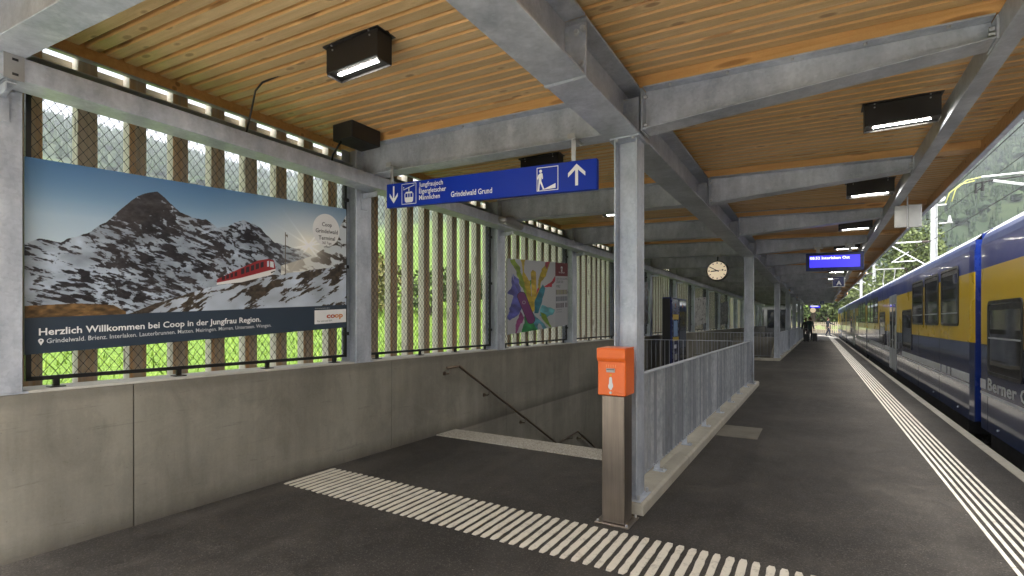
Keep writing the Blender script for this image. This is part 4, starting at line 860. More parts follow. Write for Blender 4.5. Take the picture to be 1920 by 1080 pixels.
# handrail on the wall
t=thing('handrail','bronze coloured handrail descending along the concrete stairwell wall','handrail',(-4.6,6,.9))
xh=-4.60; pth=[(xh,5.80,.965),(xh,6.08,.975),(xh,9.46,-.90),(xh,10.5,-.84),(xh,13.9,-2.75)]
m=MB(); m.tube(pth,.022,10); m.build('rail',RUSTY,t,smooth=True)
for (y_,z_) in ((5.86,.965),(6.9,.52),(8.1,-.14),(9.25,-.78),(10.2,-.86),(10.7,-.95),(12,-1.68)):
    m=MB(); m.tube([(xh,y_,z_-.02),(xh,y_,z_-.075),(xh-.03,y_,z_-.09),(-4.70,y_,z_-.09)],.007,6); m.tube([(-4.70,y_,z_-.09),(-4.69,y_,z_-.09)],.035,12); m.build('bracket',RUSTY,t)
# ------------------------------------------------------------------ ticket machine
t=thing('ticket_machine','tall dark blue ticket machine standing beyond the stairwell railing','ticket machine',(-3.9,16.9,0))
MBLUE=simple('machine_blue',(.007,.014,.085),.25); m=MB(); m.box(-4.14,-3.86,16.0,18.1,0,2.40); m.build('cabinet',BLUED,t,bevel=.012)
m=MB(); m.box(-4.13,-3.89,15.985,15.999,.1,2.36); m.build('side_panel',BLACK,t)
m=MB(); m.box(-3.859,-3.845,16.05,17.0,.12,2.34); fp=m.build('front_panel',MBLUE,t,bevel=.004); m=MB(); m.box(-3.859,-3.847,17.08,18.05,.12,2.34); m.build('glass_panel',simple('dark_glass',(.02,.025,.035),.06),t)
YEL=simple('machine_yellow',(.5,.34,.02),.5)
for a,b in ((1.7,1.86),(1.02,1.14)):
    m=MB(); m.box(-3.8449,-3.84,16.14,16.9,a,b); m.build('yellow_strip',YEL,fp)
m=MB(); m.box(-3.8449,-3.838,16.25,16.75,1.16,1.66); m.build('screen',emis('machine_screen',(.12,.2,.34),.12),fp)
m=MB(); m.box(-3.8449,-3.84,16.3,16.6,.78,.9); m.build('card_slot',OFFW,fp); m=MB(); m.box(-3.8449,-3.84,16.4,16.7,.4,.6); m.build('ticket_tray',ALU,fp)
for yy in (16.5,17.5):
    m=MB(); m.tube([(-3.846,yy,2.15),(-3.842,yy,2.15)],.07,10); m.build('emblem',simple('faded_orange',(.25,.08,.02),.5),t)
# ------------------------------------------------------------------ railcars
YELLOW=simple('railcar_yellow',(.62,.405,.008),.3,spec=.3,var=.05,scale=1.2,coat=.22)
RBLUE=simple('railcar_blue',(.016,.034,.2),.34,spec=.22,var=.06,scale=1.2,coat=.08); RBLUE2=simple('railcar_end_blue',(.008,.026,.19),.25)
SLATE=NT('railcar_slate'); SLATE.bump(SLATE.noise(1.6,2,.5,SLATE.P((1,.55,2.2))),.10,.02); SLATE=SLATE.out((.028,.042,.11),.1,0,.4,.3)
STRIPE=simple('railcar_grey_stripe',(.46,.48,.51),.5,spec=.25); ROOFW=simple('railcar_roof',(.55,.56,.57),.45,var=.12,scale=3); DOORG=simple('railcar_door_grey',(.3,.325,.36),.4,spec=.3)
FRAME=simple('window_rubber',(.012,.012,.013),.4)
def make_pane():
    t=NT('tinted_pane'); f=t.noise(2.1,4,.6,t.P((1,1.3,.7)),.8); c=t.ramp(f,(.4,(.008,.009,.011)),(.55,(.02,.021,.023)),(.68,(.055,.052,.048))); return t.out(c,.04,0,.6)
PANE=make_pane()
XT=2.2
def rrect(y0,y1,z0,z1,r,n=4):
    P=[]
    for cy_,cz_,a0 in ((y1-r,z1-r,0),(y0+r,z1-r,90),(y0+r,z0+r,180),(y1-r,z0+r,270)):
        for i in range(n+1): a=math.radians(a0+90*i/n); P.append((cy_+r*math.cos(a),cz_+r*math.sin(a)))
    return P
def window(t,y0,y1,z0,z1,bars=(),r=.09,fw=.045,low=False):
    o=rrect(y0,y1,z0,z1,r); i_=rrect(y0+fw,y1-fw,z0+fw,z1-fw,max(.03,r-fw)); n=len(o); m=MB()
    v=[(XT-.001,a,b) for a,b in o]+[(XT-.018,a,b) for a,b in o]+[(XT-.018,a,b) for a,b in i_]+[(XT-.006,a,b) for a,b in i_]
    f=[]
    for k in range(n):
        l=(k+1)%n
        for q in range(3): f.append((q*n+k,q*n+l,(q+1)*n+l,(q+1)*n+k))
    m.add(v,f); w=m.build('window',FRAME,t)
    m=MB(); m.add([(XT-.0075,a,b) for a,b in i_],[tuple(range(n))[::-1]]); m.build('pane',PANE,w)
    for zb in bars:
        m=MB(); m.box(XT-.016,XT-.008,y0+fw,y1-fw,zb-.012,zb+.012); m.build('glazing_bar',DOORG,w)
    m=MB(); m.box(XT-.0115,XT-.0085,y0+fw+.02,y1-fw-.02,z1-fw-.09,z1-fw-.015); m.build('top_light',FRAME,w)
    return w
def railcar(y0,y1,label,wins,doors,lows,txt=False,full=True,end_near=True):
    t=thing('railcar',label,'train car',(3.53,(y0+y1)/2,-.3),'blue and yellow railcars at the platform')
    ins=.21 if not txt else .05; DX=.022; ya,yb=y0+ins,y1-ins; xf=4.86
    zs=[(0,1.295,SLATE,'lower_side'),(1.295,2.455,YELLOW,'yellow_band'),(2.455,2.82,RBLUE,'upper_side')]
    for z0,z1,mt,nm in zs:
        m=MB(); P=[(XT+DX,y0),(XT,ya),(XT,yb),(XT+DX,y1),(XT+1.33,y1),(XT+1.33,y0)]
        m.prism([(a,b,z0) for a,b in P],(0,0,z1-z0)); m.build(nm,mt,t)
    pr=[(XT+.0,2.82),(XT+.018,2.92),(XT+.05,2.99)]
    m=MB()
    for (a,b),(c,d) in zip(pr,pr[1:]): m.add([(a,ya,b),(a,yb,b),(c,yb,d),(c,ya,d)],[(3,2,1,0)]); m.add([(a+DX,y0,b),(a,ya,b),(c,ya,d),(c+DX,y0,d)],[(3,2,1,0)]); m.add([(a,yb,b),(a+DX,y1,b),(c+DX,y1,d),(c,yb,d)],[(3,2,1,0)])
    m.build('cantrail',RBLUE,t,smooth=True)
    rp=[(XT+.05,2.99),(XT+.12,3.06),(XT+.2,3.12),(XT+.32,3.20),(XT+.62,3.29),(XT+1.33,3.34),(XT+2.04,3.29),(XT+2.46,3.10),(XT+2.66,2.8)]
    m=MB(); 
    for (a,b),(c,d) in zip(rp,rp[1:]): m.add([(a,y0+.05,b),(a,y1-.05,b),(c,y1-.05,d),(c,y0+.05,d)],[(3,2,1,0)])
    m.build('roof',ROOFW,t,smooth=True)
    m=MB(); m.box(XT+1.34,XT+2.62,y0,y1,0,2.8); m.box(XT+.12,XT+2.5,y0+.001,y0+.06,2.82,3.08); m.box(XT+.12,XT+2.5,y1-.06,y1-.001,2.82,3.08); m.build('body_core',RBLUE2,t)
    m=MB(); m.box(XT+DX+.012,XT+2.62,y0-.006,y0-.0005,.02,2.98); m.build('end_panel',RBLUE2,t)
    m=MB(); m.box(XT+.05,XT+2.6,ya+.3,yb-.3,-.28,-.002); m.build('underframe',DARK,t)
    for (a,b) in wins: window(t,a,b,1.56,2.655,(1.80,))
    for (a,b,z0,z1) in lows: window(t,a,b,z0,z1,((z0+z1)/2,) if (b-a)>1.45 and z1<1.96 else (),.1,.05)
    for (a,b) in doors:
        dm=MB(); dm.box(XT-.008,XT-.001,a,b,.05,2.51); dr=dm.build('door',DOORG,t,bevel=.003); c_=(a+b)/2
        m=MB(); m.box(XT-.0095,XT-.0082,c_-.012,c_+.012,.06,2.5); m.build('door_seal',FRAME,dr)
        for s_ in (-1,1):
            yy=c_+s_*(b-a)*.24; P=rrect(yy-.27,yy+.27,.75,2.22,.1); m=MB(); m.prism([(XT-.0082,p,q) for p,q in P],(-.004,0,0)); m.build('door_window',PANE,dr)
            m=MB(); m.tube([(XT-.012,c_+s_*.12,1.02),(XT-.03,c_+s_*.12,1.02)],.022,8); m.build('door_button',ALU,dr)
    segs=[]; cuts=sorted([(a-.02,b+.02) for a,b in doors]); p=ya
    for a,b in cuts: segs.append((p,a)); p=b
    segs.append((p,yb))
    for a,b in segs:
        if txt: break
        if b-a<.1: continue
        brk=[a]; 
        if b-a>6: brk=[a,a+1.35,a+1.42,a+1.72,a+1.80,a+2.15]
        m=MB(); e=brk[1:]+[b] if len(brk)>1 else [b]
        if len(brk)>1:
            ss=[(a,a+1.28),(a+1.42,a+1.62),(a+1.74,a+2.15),(a+2.29,b-1.2)]
        else: ss=[(a,b)]
        for s0,s1 in ss: m.box(XT-.005,XT-.0008,s0,s1,.622,.765)
        m.build('wide_stripe',STRIPE,t); m=MB(); m.box(XT-.005,XT-.0008,a,b,.556,.594); m.build('thin_stripe',STRIPE,t)
    if txt:
        m=MB(); m.box(XT-.0025,XT-.0008,10.23,y1-.02,.618,.76); m.build('wide_stripe',STRIPE,t); m=MB(); m.box(XT-.0025,XT-.0008,y0+.3,y1-.02,.53,.57); m.build('thin_stripe',STRIPE,t)
        text('Berner Oberland-Bahn',(XT-.002,10.13,.625),(0,-1,0),(0,0,1),.182,4.2,.02,mat=simple('pale_grey_lettering',(.42,.44,.46),.35),parent=t)
    m=MB()
    for a,b in segs:
        if b-a>6:
            for yy in (a+2.4,a+4.9,b-.35): m.box(XT-.0022,XT-.0006,yy,yy+.009,.02,1.28); m.box(XT-.0022,XT-.0006,yy,yy+.006,1.3,1.555)
        m.box(XT-.004,XT-.0006,a,b,1.288,1.298)
    m.build('panel_seam',FRAME,t)
    for yy in [q for a,b in doors for q in (a-.06,b+.06)]:
        m=MB(); m.tube([(XT-.004,yy,.75),(XT-.045,yy,.78),(XT-.045,yy,1.5),(XT-.004,yy,1.53)],.013,6); m.build('grab_rail',ALU,t)
    for k_,yy in enumerate((y0+1.0,y0+3.2,y1-3.0,y1-.9)):
        m=MB(); m.tube([(XT-.001,yy,.10),(XT-.012,yy,.10)],.016,8); m.build('jacking_mark',STRIPE,t)
    m=MB()
    for k_ in range(int((y1-y0)/2.6)):
        yy=y0+1.2+k_*2.6; m.box(XT+.75,XT+1.9,yy,yy+1.7,3.28,3.41)
    m.build('roof_unit',ROOFW,t,bevel=.02)
    m=MB()
    for k_ in range(int((y1-y0)/1.6)):
        yy=y0+.9+k_*1.6; m.bar((XT+.028,yy,2.90),(XT+.028,yy+.55,2.9),.012,.014)
    m.build('rain_strip',STRIPE,t,kind='stuff')
    return t
railcar(-7.5,10.535,'nearest railcar with large lettering along its side, cut off by the right border',[],[],[(8.6,10.09,.86,1.945),(6.7,8.3,.86,1.945),(4.8,6.4,.86,1.945)],txt=True)
railcar(10.98,31.1,'second railcar behind the nearest one, three tall windows by its near end',[(11.9,13.36),(13.64,15.16),(15.4,16.93),(25.7,27.2),(27.45,28.95),(29.2,30.6)],[(20.08,21.85)],[(17.11,18.75,.855,1.97),(23.19,24.98,.75,2.0)])
railcar(31.25,51.0,'third railcar, second of the far coupled pair',[(32,33.4),(33.7,35.2),(35.4,36.9),(45.9,47.3),(47.5,49),(49.2,50.6)],[(40.1,41.85)],[(37.2,38.8,.8,1.97),(43.2,44.9,.8,2.0)])
railcar(51.7,70,'last railcar far down the platform near the bend',[(52.5,54),(54.2,55.7),(64,65.5)],[(60.1,61.85)],[(57.2,58.8,.8,1.97)])
for a,b,l in ((10.535,10.98,'dark blue gangway bellows between the nearest and second railcar'),(51.0,51.7,'blue gangway bellows before the last railcar')):
    m=MB()
    for k_ in range(5): yy=a+(b-a)*(k_/5); m.box(XT+.35+(k_%2)*.02,XT+2.3,yy,yy+(b-a)/5,.1,3.0)
    tag(m.build('gangway_bellows',RBLUE2),l,'gangway')
m=MB(); P0=Vector((3.4,36,3.4)); m.tube([P0,P0+Vector((0,1.0,.55)),P0+Vector((0,.1,1.25))],.03,6); m.tube([P0+Vector((.5,0,0)),P0+Vector((.5,1.0,.55)),P0+Vector((.5,.1,1.25))],.03,6); m.box(2.85,4.3,36.0,36.2,4.63,4.68); m.box(3.2,4.1,35.8,36.6,3.3,3.45)
tag(m.build('pantograph',ALU),'raised pantograph frame on the roof of the third railcar','pantograph')
# ------------------------------------------------------------------ track bed
def stones(name,n,xr,yr,z,s0,s1,mat):
    m=MB(); ic=[(0,0,1),(.89,0,.45),(.28,.85,.45),(-.72,.53,.45),(-.72,-.53,.45),(.28,-.85,.45),(.6,.5,-.4),(-.3,.8,-.4),(-.8,0,-.4),(-.3,-.8,-.4),(.6,-.5,-.4)]
    fc=[(0,1,2),(0,2,3),(0,3,4),(0,4,5),(0,5,1),(1,6,2),(2,7,3),(3,8,4),(4,9,5),(5,10,1),(2,6,7),(3,7,8),(4,8,9),(5,9,10),(1,10,6)]
    ic=np.array(ic)
    for k in range(n):
        x,y=random.uniform(*xr),random.uniform(*yr); s=random.uniform(s0,s1); R=np.array(Matrix.Rotation(random.uniform(0,6.28),3,Vector((random.random(),random.random(),random.random()+.1)).normalized()))
        p=(ic*np.array([1,random.uniform(.6,1),random.uniform(.5,.9)])*(1+rng.uniform(-.2,.2,(11,1))))@R.T*s+np.array([x,y,z+random.uniform(-.02,.03)]); m.add(p,fc)
    return m.build(name,mat,kind='stuff')
BAL=NT('ballast_stone'); BAL=BAL.out(BAL.ramp(BAL.voro(9,out='Color'),(0,(.05,.045,.04)),(1,(.17,.15,.13))),.85)
stones('ballast',5200,(1.96,2.75),(4.5,22),-.48,.022,.045,BAL)
m=MB(); m.box(1.95,5.6,-30,130,-1.2,-.5); m.build('track_bed',BAL,kind='structure')
for x_,l in ((3.0,'near steel running rail under the train'),(4.06,'far steel running rail under the train')):
    m=MB(); m.box(x_-.03,x_+.03,-30,120,-.36,-.32); m.box(x_-.008,x_+.008,-30,120,-.46,-.36); m.box(x_-.06,x_+.06,-30,120,-.48,-.46); tag(m.build('rail',RUSTY),l,'rail')
# ------------------------------------------------------------------ overhead line
MASTM=simple('pale_mast_steel',(.5,.51,.52),.5,.3)
def mast(x,y,h,label,arm=None,w=.26):
    t=thing('catenary_mast',label,'mast',(x,y,-.6)); m=MB(); h_section(m,x,y,-.6,h,w,w,.02,.014); m.build('post',MASTM,t)
    if arm:
        xe,ze=arm; m=MB(); m.tube([(x-w/2,y,ze-.02),(xe,y,ze)],.035,8); m.build('top_tube',MASTM,t); m=MB(); m.tube([(x-w/2,y,ze-1.35),(xe+.05,y,ze-.05)],.032,8); m.build('diagonal_tube',MASTM,t)
        m=MB(); m.tube([(x-w/2-.6,y,ze-.98),(xe+.18,y,ze-1.0)],.028,8); m.tube([(xe+.2,y,ze-1.0),(xe+.9,y,ze-.5)],.025,6); m.build('steady_arm',MASTM,t)
        m=MB(); m.tube([(x-w/2,y,ze-.02),(x-w/2-.35,y,ze-.017)],.06,10); m.build('insulator',simple('brown_insulator',(.05,.035,.03),.3),t)
        m=MB(); m.tube([(x+.2,y,ze+.85),(x+.75,y,ze+.85)],.03,6); m.tube([(x+.62,y,ze+.86),(x+.62,y,ze+1.2)],[.1,.04],8); m.build('bracket_insulator',MASTM,t); m=MB(); m.box(x-.45,x+.5,y-.03,y+.03,ze+1.75,ze+1.82); m.tube([(x+.3,y-.1,ze+2.1),(x+.3,y+.3,ze+2.1)],.16,8); m.build('top_arm',MASTM,t)
    return t
mast(5.12,33,9.0,'nearest pale steel catenary mast rising behind the train',(3.22,5.74))
mast(5.15,64,9.2,'second catenary mast beyond the train, smaller in the distance',(3.0,6.6))
mast(5.3,84,9.4,'third catenary mast, farthest beyond the train',(3.0,7.2),.3)
t=thing('overhead_line_bracket','pair of dark catenary tubes reaching in from the right border above the train','catenary arm',(3.6,16,5.0))
ga=lambda a,b,y=16.0:None
m=MB(); m.tube([(3.36,16,5.07),(4.1,16,5.065),(5.2,16.1,5.02)],.022,8); m.build('top_tube',MASTM,t); m=MB(); m.tube([(3.57,16,4.955),(4.1,16,4.79),(5.2,16,4.45)],.03,8); m.build('diagonal_tube',MASTM,t)
m=MB(); m.tube([(3.25,16,4.93),(3.6,16,4.97),(4.2,16,5.0),(5.2,16,5.03)],.018,8); m.build('tie_tube',DARK,t)
for a,b in ((3.26,4.93),(3.38,4.98)):
    m=MB(); m.tube([(a,16,b-.02),(a,16,b-.16)],.022,8); m.tube([(a,16,b-.16),(a,16,b-.24)],.034,8); m.build('insulator',DARK,t)
m=MB(); m.bar((3.24,16,4.72),(3.42,16,4.86),.02,.03); m.build('clamp',DARK,t)
YG=simple('yellow_green_cable',(.5,.5,.16),.5)
for dx in (0,.12):
    m=MB(); m.tube([(3.36-dx,16,5.07-dx*.6),(3.1-dx,16,5.03-dx*.7),(2.9-dx,16,4.85-dx*.7),(2.82-dx,16,4.55-dx*.3)],.013,6); m.build('earth_cable',YG,t,smooth=True)
for i_,(pa,pb,l) in enumerate((((3.36,-10,5.3),(3.25,84,7.0),'catenary carrier wire, upper of the two close together above the train'),((3.2,-10,5.0),(3.2,84,6.6),'catenary wire just under the upper carrier wire'),((4.6,-10,5.35),(4.9,64,7.8),'thin feeder wire crossing the wooded hill on the right'),((3.5,-10,3.95),(3.3,64,5.6),'lowest contact wire close over the train roof'))):
    a,b=Vector(pa),Vector(pb); P=[a.lerp(b,k/16)-Vector((0,0,.25*math.sin(math.pi*k/16))) for k in range(17)]; m=MB(); m.tube(P,.011,5); tag(m.build('overhead_wire',DARK),l,'wire')
# ------------------------------------------------------------------ people and luggage
SKIN=simple('skin',(.5,.3,.21),.5); 
def cloth(n,c): return simple(n,c,.85,var=.2,scale=20)
def person(x,y,ang,h,label,coat,trou,hair,pose='stand',shoe=(.02,.02,.02)):
    t=thing('person',label,'person',(x,y,0)); k=h/1.75; me=bpy.data.meshes.new('body'); 
    J=dict(pel=(0,0,.95),sp=(0,.0,1.15),ch=(0,.01,1.38),nk=(0,0,1.5),hd=(0,-.02,1.58),hd2=(0,-.03,1.70),hL=(-.09,0,.92),kL=(-.1,-.02,.5),aL=(-.1,.02,.09),tL=(-.11,-.14,.035),hR=(.09,0,.92),kR=(.1,-.04,.5),aR=(.1,.0,.09),tR=(.12,-.15,.035),sL=(-.18,0,1.42),eL=(-.24,.02,1.15),wL=(-.25,-.08,.92),fL=(-.25,-.11,.83),sR=(.18,0,1.42),eR=(.24,.0,1.15),wR=(.22,-.14,.96),fR=(.21,-.18,.88))
    if pose=='walk': J.update(kL=(-.09,-.14,.5),aL=(-.09,-.2,.1),tL=(-.09,-.34,.05),kR=(.09,.05,.5),aR=(.09,.22,.12),tR=(.09,.1,.035),eR=(.2,-.22,1.2),wR=(.18,-.48,1.12),fR=(.18,-.6,1.1))
    if pose=='lean': J.update(hd=(0,-.06,1.58),hd2=(0,-.08,1.69),eR=(.22,-.12,1.18),wR=(.08,-.24,1.3),fR=(.02,-.26,1.38))
    names=list(J); R=dict(pel=.15,sp=.13,ch=.155,nk=.055,hd=.075,hd2=.085,hL=.1,kL=.066,aL=.05,tL=.036,hR=.1,kR=.066,aR=.05,tR=.036,sL=.072,eL=.055,wL=.04,fL=.028,sR=.072,eR=.055,wR=.04,fR=.028)
    E_=[('pel','sp'),('sp','ch'),('ch','nk'),('nk','hd'),('hd','hd2'),('pel','hL'),('hL','kL'),('kL','aL'),('aL','tL'),('pel','hR'),('hR','kR'),('kR','aR'),('aR','tR'),('ch','sL'),('sL','eL'),('eL','wL'),('wL','fL'),('ch','sR'),('sR','eR'),('eR','wR'),('wR','fR')]
    me.from_pydata([Vector(J[n])*k*1.0 for n in names],[(names.index(a),names.index(b)) for a,b in E_],[])
    o=bpy.data.objects.new('body',me); COL.objects.link(o); sk=o.modifiers.new('skin','SKIN'); me.skin_vertices.new() if not me.skin_vertices else None
    for i,n in enumerate(names): me.skin_vertices[0].data[i].radius=(R[n]*k,R[n]*k*(.72 if n in('pel','sp','ch') else 1)); me.skin_vertices[0].data[i].use_root=(n=='pel')
    sb=o.modifiers.new('sub','SUBSURF'); sb.levels=2; sb.render_levels=2
    dg=bpy.context.evaluated_depsgraph_get(); dg.update(); nm=bpy.data.meshes.new_from_object(o.evaluated_get(dg)); bpy.data.objects.remove(o)
    nm.name='body'; nm.materials.clear(); [nm.materials.append(q) for q in (coat,trou,SKIN,cloth('shoe_leather',shoe))]
    for p in nm.polygons:
        c=p.center/k; p.use_smooth=True
        p.material_index=2 if c.z>1.49 else (3 if c.z<.10 else (1 if c.z<.86 and abs(c.x)<.19 else (2 if (Vector(c)-Vector(J['fL'])).length<.075 or (Vector(c)-Vector(J['fR'])).length<.075 else 0)))
    b=place(nm,'body',(x,y,0),t); b.rotation_euler=(0,0,ang)
    m=MB(); cth,sth=math.cos(ang),math.sin(ang); hc=Vector(J['hd2'])*k/1.0
    def wp(p): return (x+(p[0]*cth-p[1]*sth)/S,y+(p[0]*sth+p[1]*cth)/S,p[2]/S)
    for i in range(3):
        n=10; m.tube([wp(hc+Vector((0,.025,-.1-.06*i))),wp(hc+Vector((0,.03,-.02))),wp(hc+Vector((0,.02,.055))),wp(hc+Vector((0,.0,.095)))],[.05*k/S,.098*k/S,.085*k/S,.03*k/S],n)
    m.build('hair',hair,t,smooth=True); return t
HB=simple('brown_hair',(.045,.022,.012),.6); HR=simple('red_brown_hair',(.11,.035,.015),.6)
person(-.42,47.4,math.radians(150),1.70,'person in dark green coat with suitcases, nearer of the waiting couple',cloth('green_coat',(.012,.035,.035)),cloth('dark_trousers',(.015,.016,.02)),HB,'lean',(.5,.48,.44))
person(-.72,47.9,math.radians(200),1.62,'person in black top behind the suitcases, left of the waiting couple',cloth('black_top',(.012,.011,.012)),cloth('wine_skirt',(.05,.015,.018)),HR,'stand')
person(1.12,64.5,math.radians(75),1.72,'person in dark blue clothes reaching towards the train',cloth('navy_jacket',(.01,.013,.022)),cloth('navy_jeans',(.012,.018,.04)),HB,'walk')
def suitcase(x,y,w,h,label):
    t=thing('suitcase',label,'suitcase',(x,y,0)); m=MB(); m.box(x-w/2,x+w/2,y-.16,y+.16,.06,h); m.build('shell',BLACK,t,bevel=.04)
    m=MB(); m.tube([(x-.11,y,h),(x-.11,y,h+.42),(x+.11,y,h+.42),(x+.11,y,h)],.014,6); m.build('pull_handle',ALU,t)
    for sx in (-1,1):
        m=MB(); m.tube([(x+sx*w*.38-.02,y,.04),(x+sx*w*.38+.02,y,.04)],.045,10); m.build('wheel',DARK,t)
suitcase(-.66,46.9,.36,.62,'black suitcase with raised handle standing before the couple'); suitcase(-.08,47.3,.34,.68,'tall black suitcase right of the waiting couple')
# ------------------------------------------------------------------ vegetation
def leafmat(n,c,d): 
    t=NT(n); f=t.noise(1.3,3); r=t.n('SeparateColor',{0:t.voro(14,out='Color')}).outputs[0]; col=t.mix(r,t.ramp(f,(.35,tuple(x*.7 for x in c)),(.65,c)),d)
    m=t.out(col,.6,0,.3); return m
LEAF=leafmat('bright_leaves',(.075,.105,.026),(.12,.15,.045)); LEAFD=leafmat('dark_leaves',(.04,.065,.018),(.07,.1,.025)); LEAFY=leafmat('autumn_leaves',(.14,.12,.03),(.1,.11,.03)); CONIF=NT('conifer_needles'); _f=CONIF.noise(.16,3,.6); _g=CONIF.noise(.9,4,.7); _h=CONIF.n('SeparateColor',{0:CONIF.voro(.11,out='Color')}).outputs[0]
CONIF=CONIF.out(CONIF.mix(CONIF.math('MULTIPLY',_h,.7),CONIF.ramp(CONIF.math('ADD',CONIF.math('MULTIPLY',_f,.5),CONIF.math('MULTIPLY',_g,.5)),(.35,(.012,.024,.013)),(.65,(.035,.055,.026))),(.05,.075,.03)),.85,0,.15); BARK=simple('bark',(.09,.07,.05),.9); GRASSM=leafmat('grass_blades',(.11,.2,.02),(.2,.29,.045))
def leaves(m,c,rad,n,s,up=0):
    c=np.array(c)
    for _ in range(n):
        d=rng.normal(size=3); d/=np.linalg.norm(d); p=c+d*np.array(rad)*rng.uniform(.45,1)**.6; a=rng.normal(size=3); a/=np.linalg.norm(a); b=np.cross(a,rng.normal(size=3)); b/=np.linalg.norm(b); l=s*rng.uniform(.6,1.3)
        m.add([p-a*l-b*l*.25,p-b*l*.6,p+a*l,p+b*l*.6],[(0,1,2,3)])
def tree(x,y,h,r,label,mat,group,n=1600,s=.22,clumps=16):
    z=float(terr(np.array([x]),np.array([y]))[0]); t=thing('tree',label,'tree',(x,y,z),group); m=MB(); m.tube([(x,y,z-.2),(x+.1,y,z+h*.4),(x,y+.1,z+h*.85)],[r*.09,r*.06,r*.02],8)
    cl=[]
    for k in range(clumps):
        a=rng.uniform(0,6.28); f=rng.uniform(.25,1); rr=r*.75*math.sin(math.pi*min(1,f*.8+.1))*rng.uniform(.3,1); c=(x+rr*math.cos(a),y+rr*math.sin(a),z+h*f*.92); cl.append(c); m.tube([(x,y,z+h*f*.5),c],[r*.03,r*.008],5)
    m.build('trunk',BARK,t); m=MB()
    for c in cl: leaves(m,c,(r*.42,r*.42,h*.14),n//clumps,s)
    m.build('crown',mat,t)
tree(7.4,58,11.5,4.2,'light green leafy tree behind the train by the nearest mast',LEAF,'leafy trees beyond the train',6500,.17,30)
tree(10.5,75,12.5,4.6,'leafy tree behind the train right of the light green tree',LEAFD,'leafy trees beyond the train',4500,.2,24)
tree(5.2,95,12,5.0,'leafy tree at the end of the track beyond the farthest mast',LEAF,'leafy trees beyond the train',2600,.32,20)
tree(-.5,98,9.5,5.0,'dark leafy tree at the end of the platform behind the picket fence',LEAFD,'leafy trees beyond the train',2600,.32,20)
tree(1.8,104,13,5.5,'tall leafy tree beyond the far display',LEAFD,'leafy trees beyond the train',2600,.34,20)
def bush(x,y,h,r,label,mat):
    z=float(terr(np.array([x]),np.array([y]))[0]); t=thing('bush',label,'bush',(x,y,z),'bushes on the meadow behind the slats'); m=MB()
    for k in range(5): a=k*1.3; m.tube([(x,y,z-.1),(x+r*.4*math.cos(a),y+r*.4*math.sin(a),z+h*.8)],[.04,.015],5)
    m.build('stem',BARK,t); m=MB()
    for k in range(9): a=rng.uniform(0,6.28); leaves(m,(x+r*.55*math.cos(a),y+r*.55*math.sin(a),z+h*rng.uniform(.3,.8)),(r*.45,r*.45,h*.28),130,.11)
    m.build('foliage',mat,t)
bush(-15.5,14.3,2.3,1.3,'yellowing bush behind the first slat gap right of the poster column',LEAFY)
bush(-17,17.0,2.6,1.5,'green and yellow bush behind the middle slats of the open net panel',LEAFY)
bush(-15.5,18.2,2.2,1.4,'dark green bush behind the right slats of the open net panel',LEAFD)
bush(-19,16.2,3.4,1.6,'taller dark bush farther up the meadow',LEAFD)
bush(-16,21.5,2.2,1.5,'bush seen through the slats left of the paint splash poster',LEAFD)
# grass near the fence
n=26000; gx_=-5.6-rng.uniform(0,1,n)**1.6*22; gy_=rng.uniform(-2,26,n); gz_=terr(gx_,gy_); h_=rng.uniform(.05,.16,n)*(1+(-gx_-5)*.05); a=rng.uniform(0,6.28,n); w_=.008+.0016*(-gx_-5); lx,ly=rng.normal(0,.05,n),rng.normal(0,.05,n)
v=np.stack([np.stack([gx_-np.cos(a)*w_,gy_-np.sin(a)*w_,gz_],1),np.stack([gx_+np.cos(a)*w_,gy_+np.sin(a)*w_,gz_],1),np.stack([gx_+lx,gy_+ly,gz_+h_],1)],1).reshape(-1,3)
m=MB(); m.v=v.tolist(); m.f=[(3*k,3*k+1,3*k+2) for k in range(n)]; m.m=[0]*n; m.build('meadow_grass',GRASSM,kind='stuff')
# forests on the slopes
def forest(name,px,py,hh,mat,seed):
    r=np.random.default_rng(seed); V=[];F=[]; pz=terr(px,py); o=0
    for x,y,z,h in zip(px,py,pz,hh):
        dec=r.random()<.12; b=h*(.32 if dec else .175)*r.uniform(.8,1.15); n=7
        if dec: lay=[(.1,.4),(.35,.95),(.6,1.),(.85,.6),(1.0,.08)]; hh_=h*.75
        else: lay=[(.05,.9),(.26,.55),(.27,.82),(.47,.42),(.48,.62),(.7,.24),(.71,.38),(1.02,.01)]; hh_=h
        for (f,rr) in lay:
            q=r.uniform(.55,1.25,n); a=np.arange(n)*2*math.pi/n+r.uniform(0,1); V.append(np.stack([x+np.cos(a)*b*rr*q,y+np.sin(a)*b*rr*q,np.full(n,z-.3+f*hh_)+r.uniform(-.02,.02,n)*h],1))
        for l in range(len(lay)-1):
            for k in range(n): F.append((o+l*n+k,o+l*n+(k+1)%n,o+(l+1)*n+(k+1)%n,o+(l+1)*n+k))
        o+=n*len(lay)
    m=MB(); m.v=np.concatenate(V).tolist(); m.f=F; m.m=[0]*len(F); return m.build(name,mat,kind='stuff',org=(0,0,0))
n=17000; az=np.radians(rng.uniform(-5,24,n)); rr=165+(rng.uniform(0,1,n)**.62)*980
forest('hillside_forest',rr*np.sin(az),rr*np.cos(az),rng.uniform(6.5,11.5,n)*np.clip(rr/600,.8,1.15),CONIF,3)
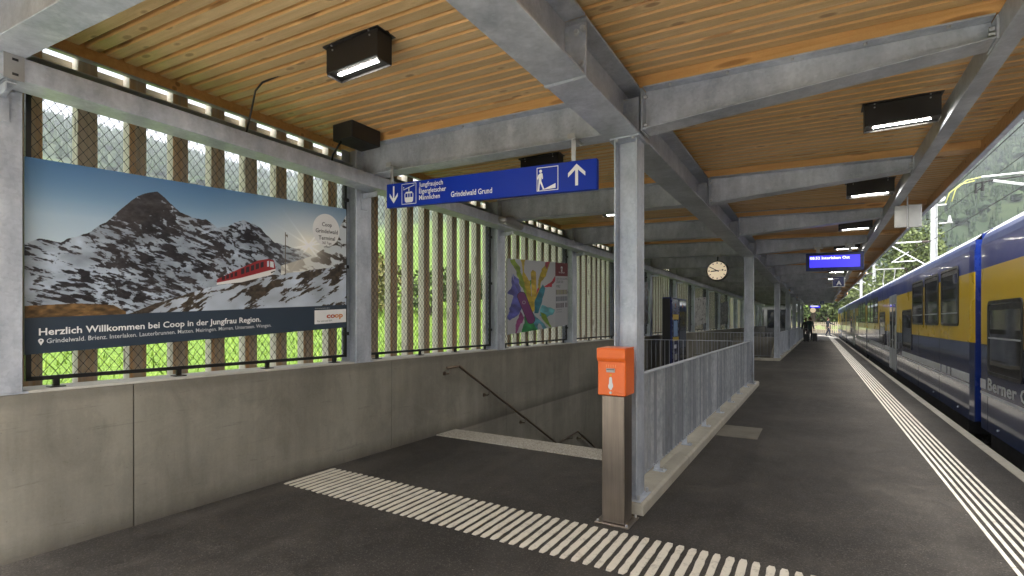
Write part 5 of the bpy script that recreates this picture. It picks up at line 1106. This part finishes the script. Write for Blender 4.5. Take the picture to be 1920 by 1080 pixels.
n=6500; d=rng.uniform(0,1,n)**.8; xx=-(400+d*460); yy=rng.uniform(-60,900,n); keep=~((-xx>600)&(-xx<720)&(fbm(xx/90,yy/90,3,77)>.42)); xx,yy=xx[keep],yy[keep]
forest('meadow_forest',xx,yy,rng.uniform(8,14,len(xx)),CONIF,4)
# picket fence at the platform end
t=thing('picket_fence','brown wooden picket fence closing off the far platform end','fence',(-.5,82,0)); m0=None
for k in range(26):
    x=-3.0+k*.24
    if m0 is None: m=MB(); m.box(x-.06,x+.06,82,82.04,0,1.5); m0=m.build('picket',FENCEW,t)
    else: inst(m0,'picket',(x,82.02,0),t)
m=MB(); m.box(-3.2,3.2,82.045,82.09,.4,.5); m.box(-3.2,3.2,82.045,82.09,1.1,1.2); m.build('rail',FENCEW,t)
m=MB(); m.box(-8,2.55,79,120,-.8,-.03); m.build('far_ground',ASPH,kind='structure')
t=thing('platform_building','grey low building with dark windows at the far left end of the platform','building',(-4,72,0)); m=MB(); m.box(-6.2,-2.3,60.5,86,-.5,3.5); m.build('wall',simple('grey_render',(.1,.1,.1),.8),t); m=MB(); m.box(-6.5,-1.9,60.2,86.3,3.501,3.75); m.build('roof',GALV,t)
for k in range(9):
    m=MB(); m.box(-2.299,-2.27,61.5+k*2.6,63.4+k*2.6,.9,2.9); w_=m.build('window',FRAME,t); m=MB(); m.box(-2.269,-2.262,61.58+k*2.6,63.32+k*2.6,.98,2.82); m.build('pane',PANE,w_)
for k in range(3):
    m=MB(); m.box(-5.6+k*1.1,-4.8+k*1.1,60.47,60.499,.9,2.9); w_=m.build('window',FRAME,t); m=MB(); m.box(-5.52+k*1.1,-4.88+k*1.1,60.462,60.469,.98,2.82); m.build('pane',PANE,w_)
# ------------------------------------------------------------------ air
hz=MB(); hz.box(-1315,1315,-415,1415,-11,540); t=NT('air'); t.t.nodes.remove(t.b); pv=t.n('VolumePrincipled',{'Color':(.86,.91,1,1),'Density':.00043,'Anisotropy':.2}); t.t.links.new(pv.outputs[0],t.t.nodes['Material Output'].inputs['Volume'])
HAZE=hz.build('haze',t.mat,kind='stuff')
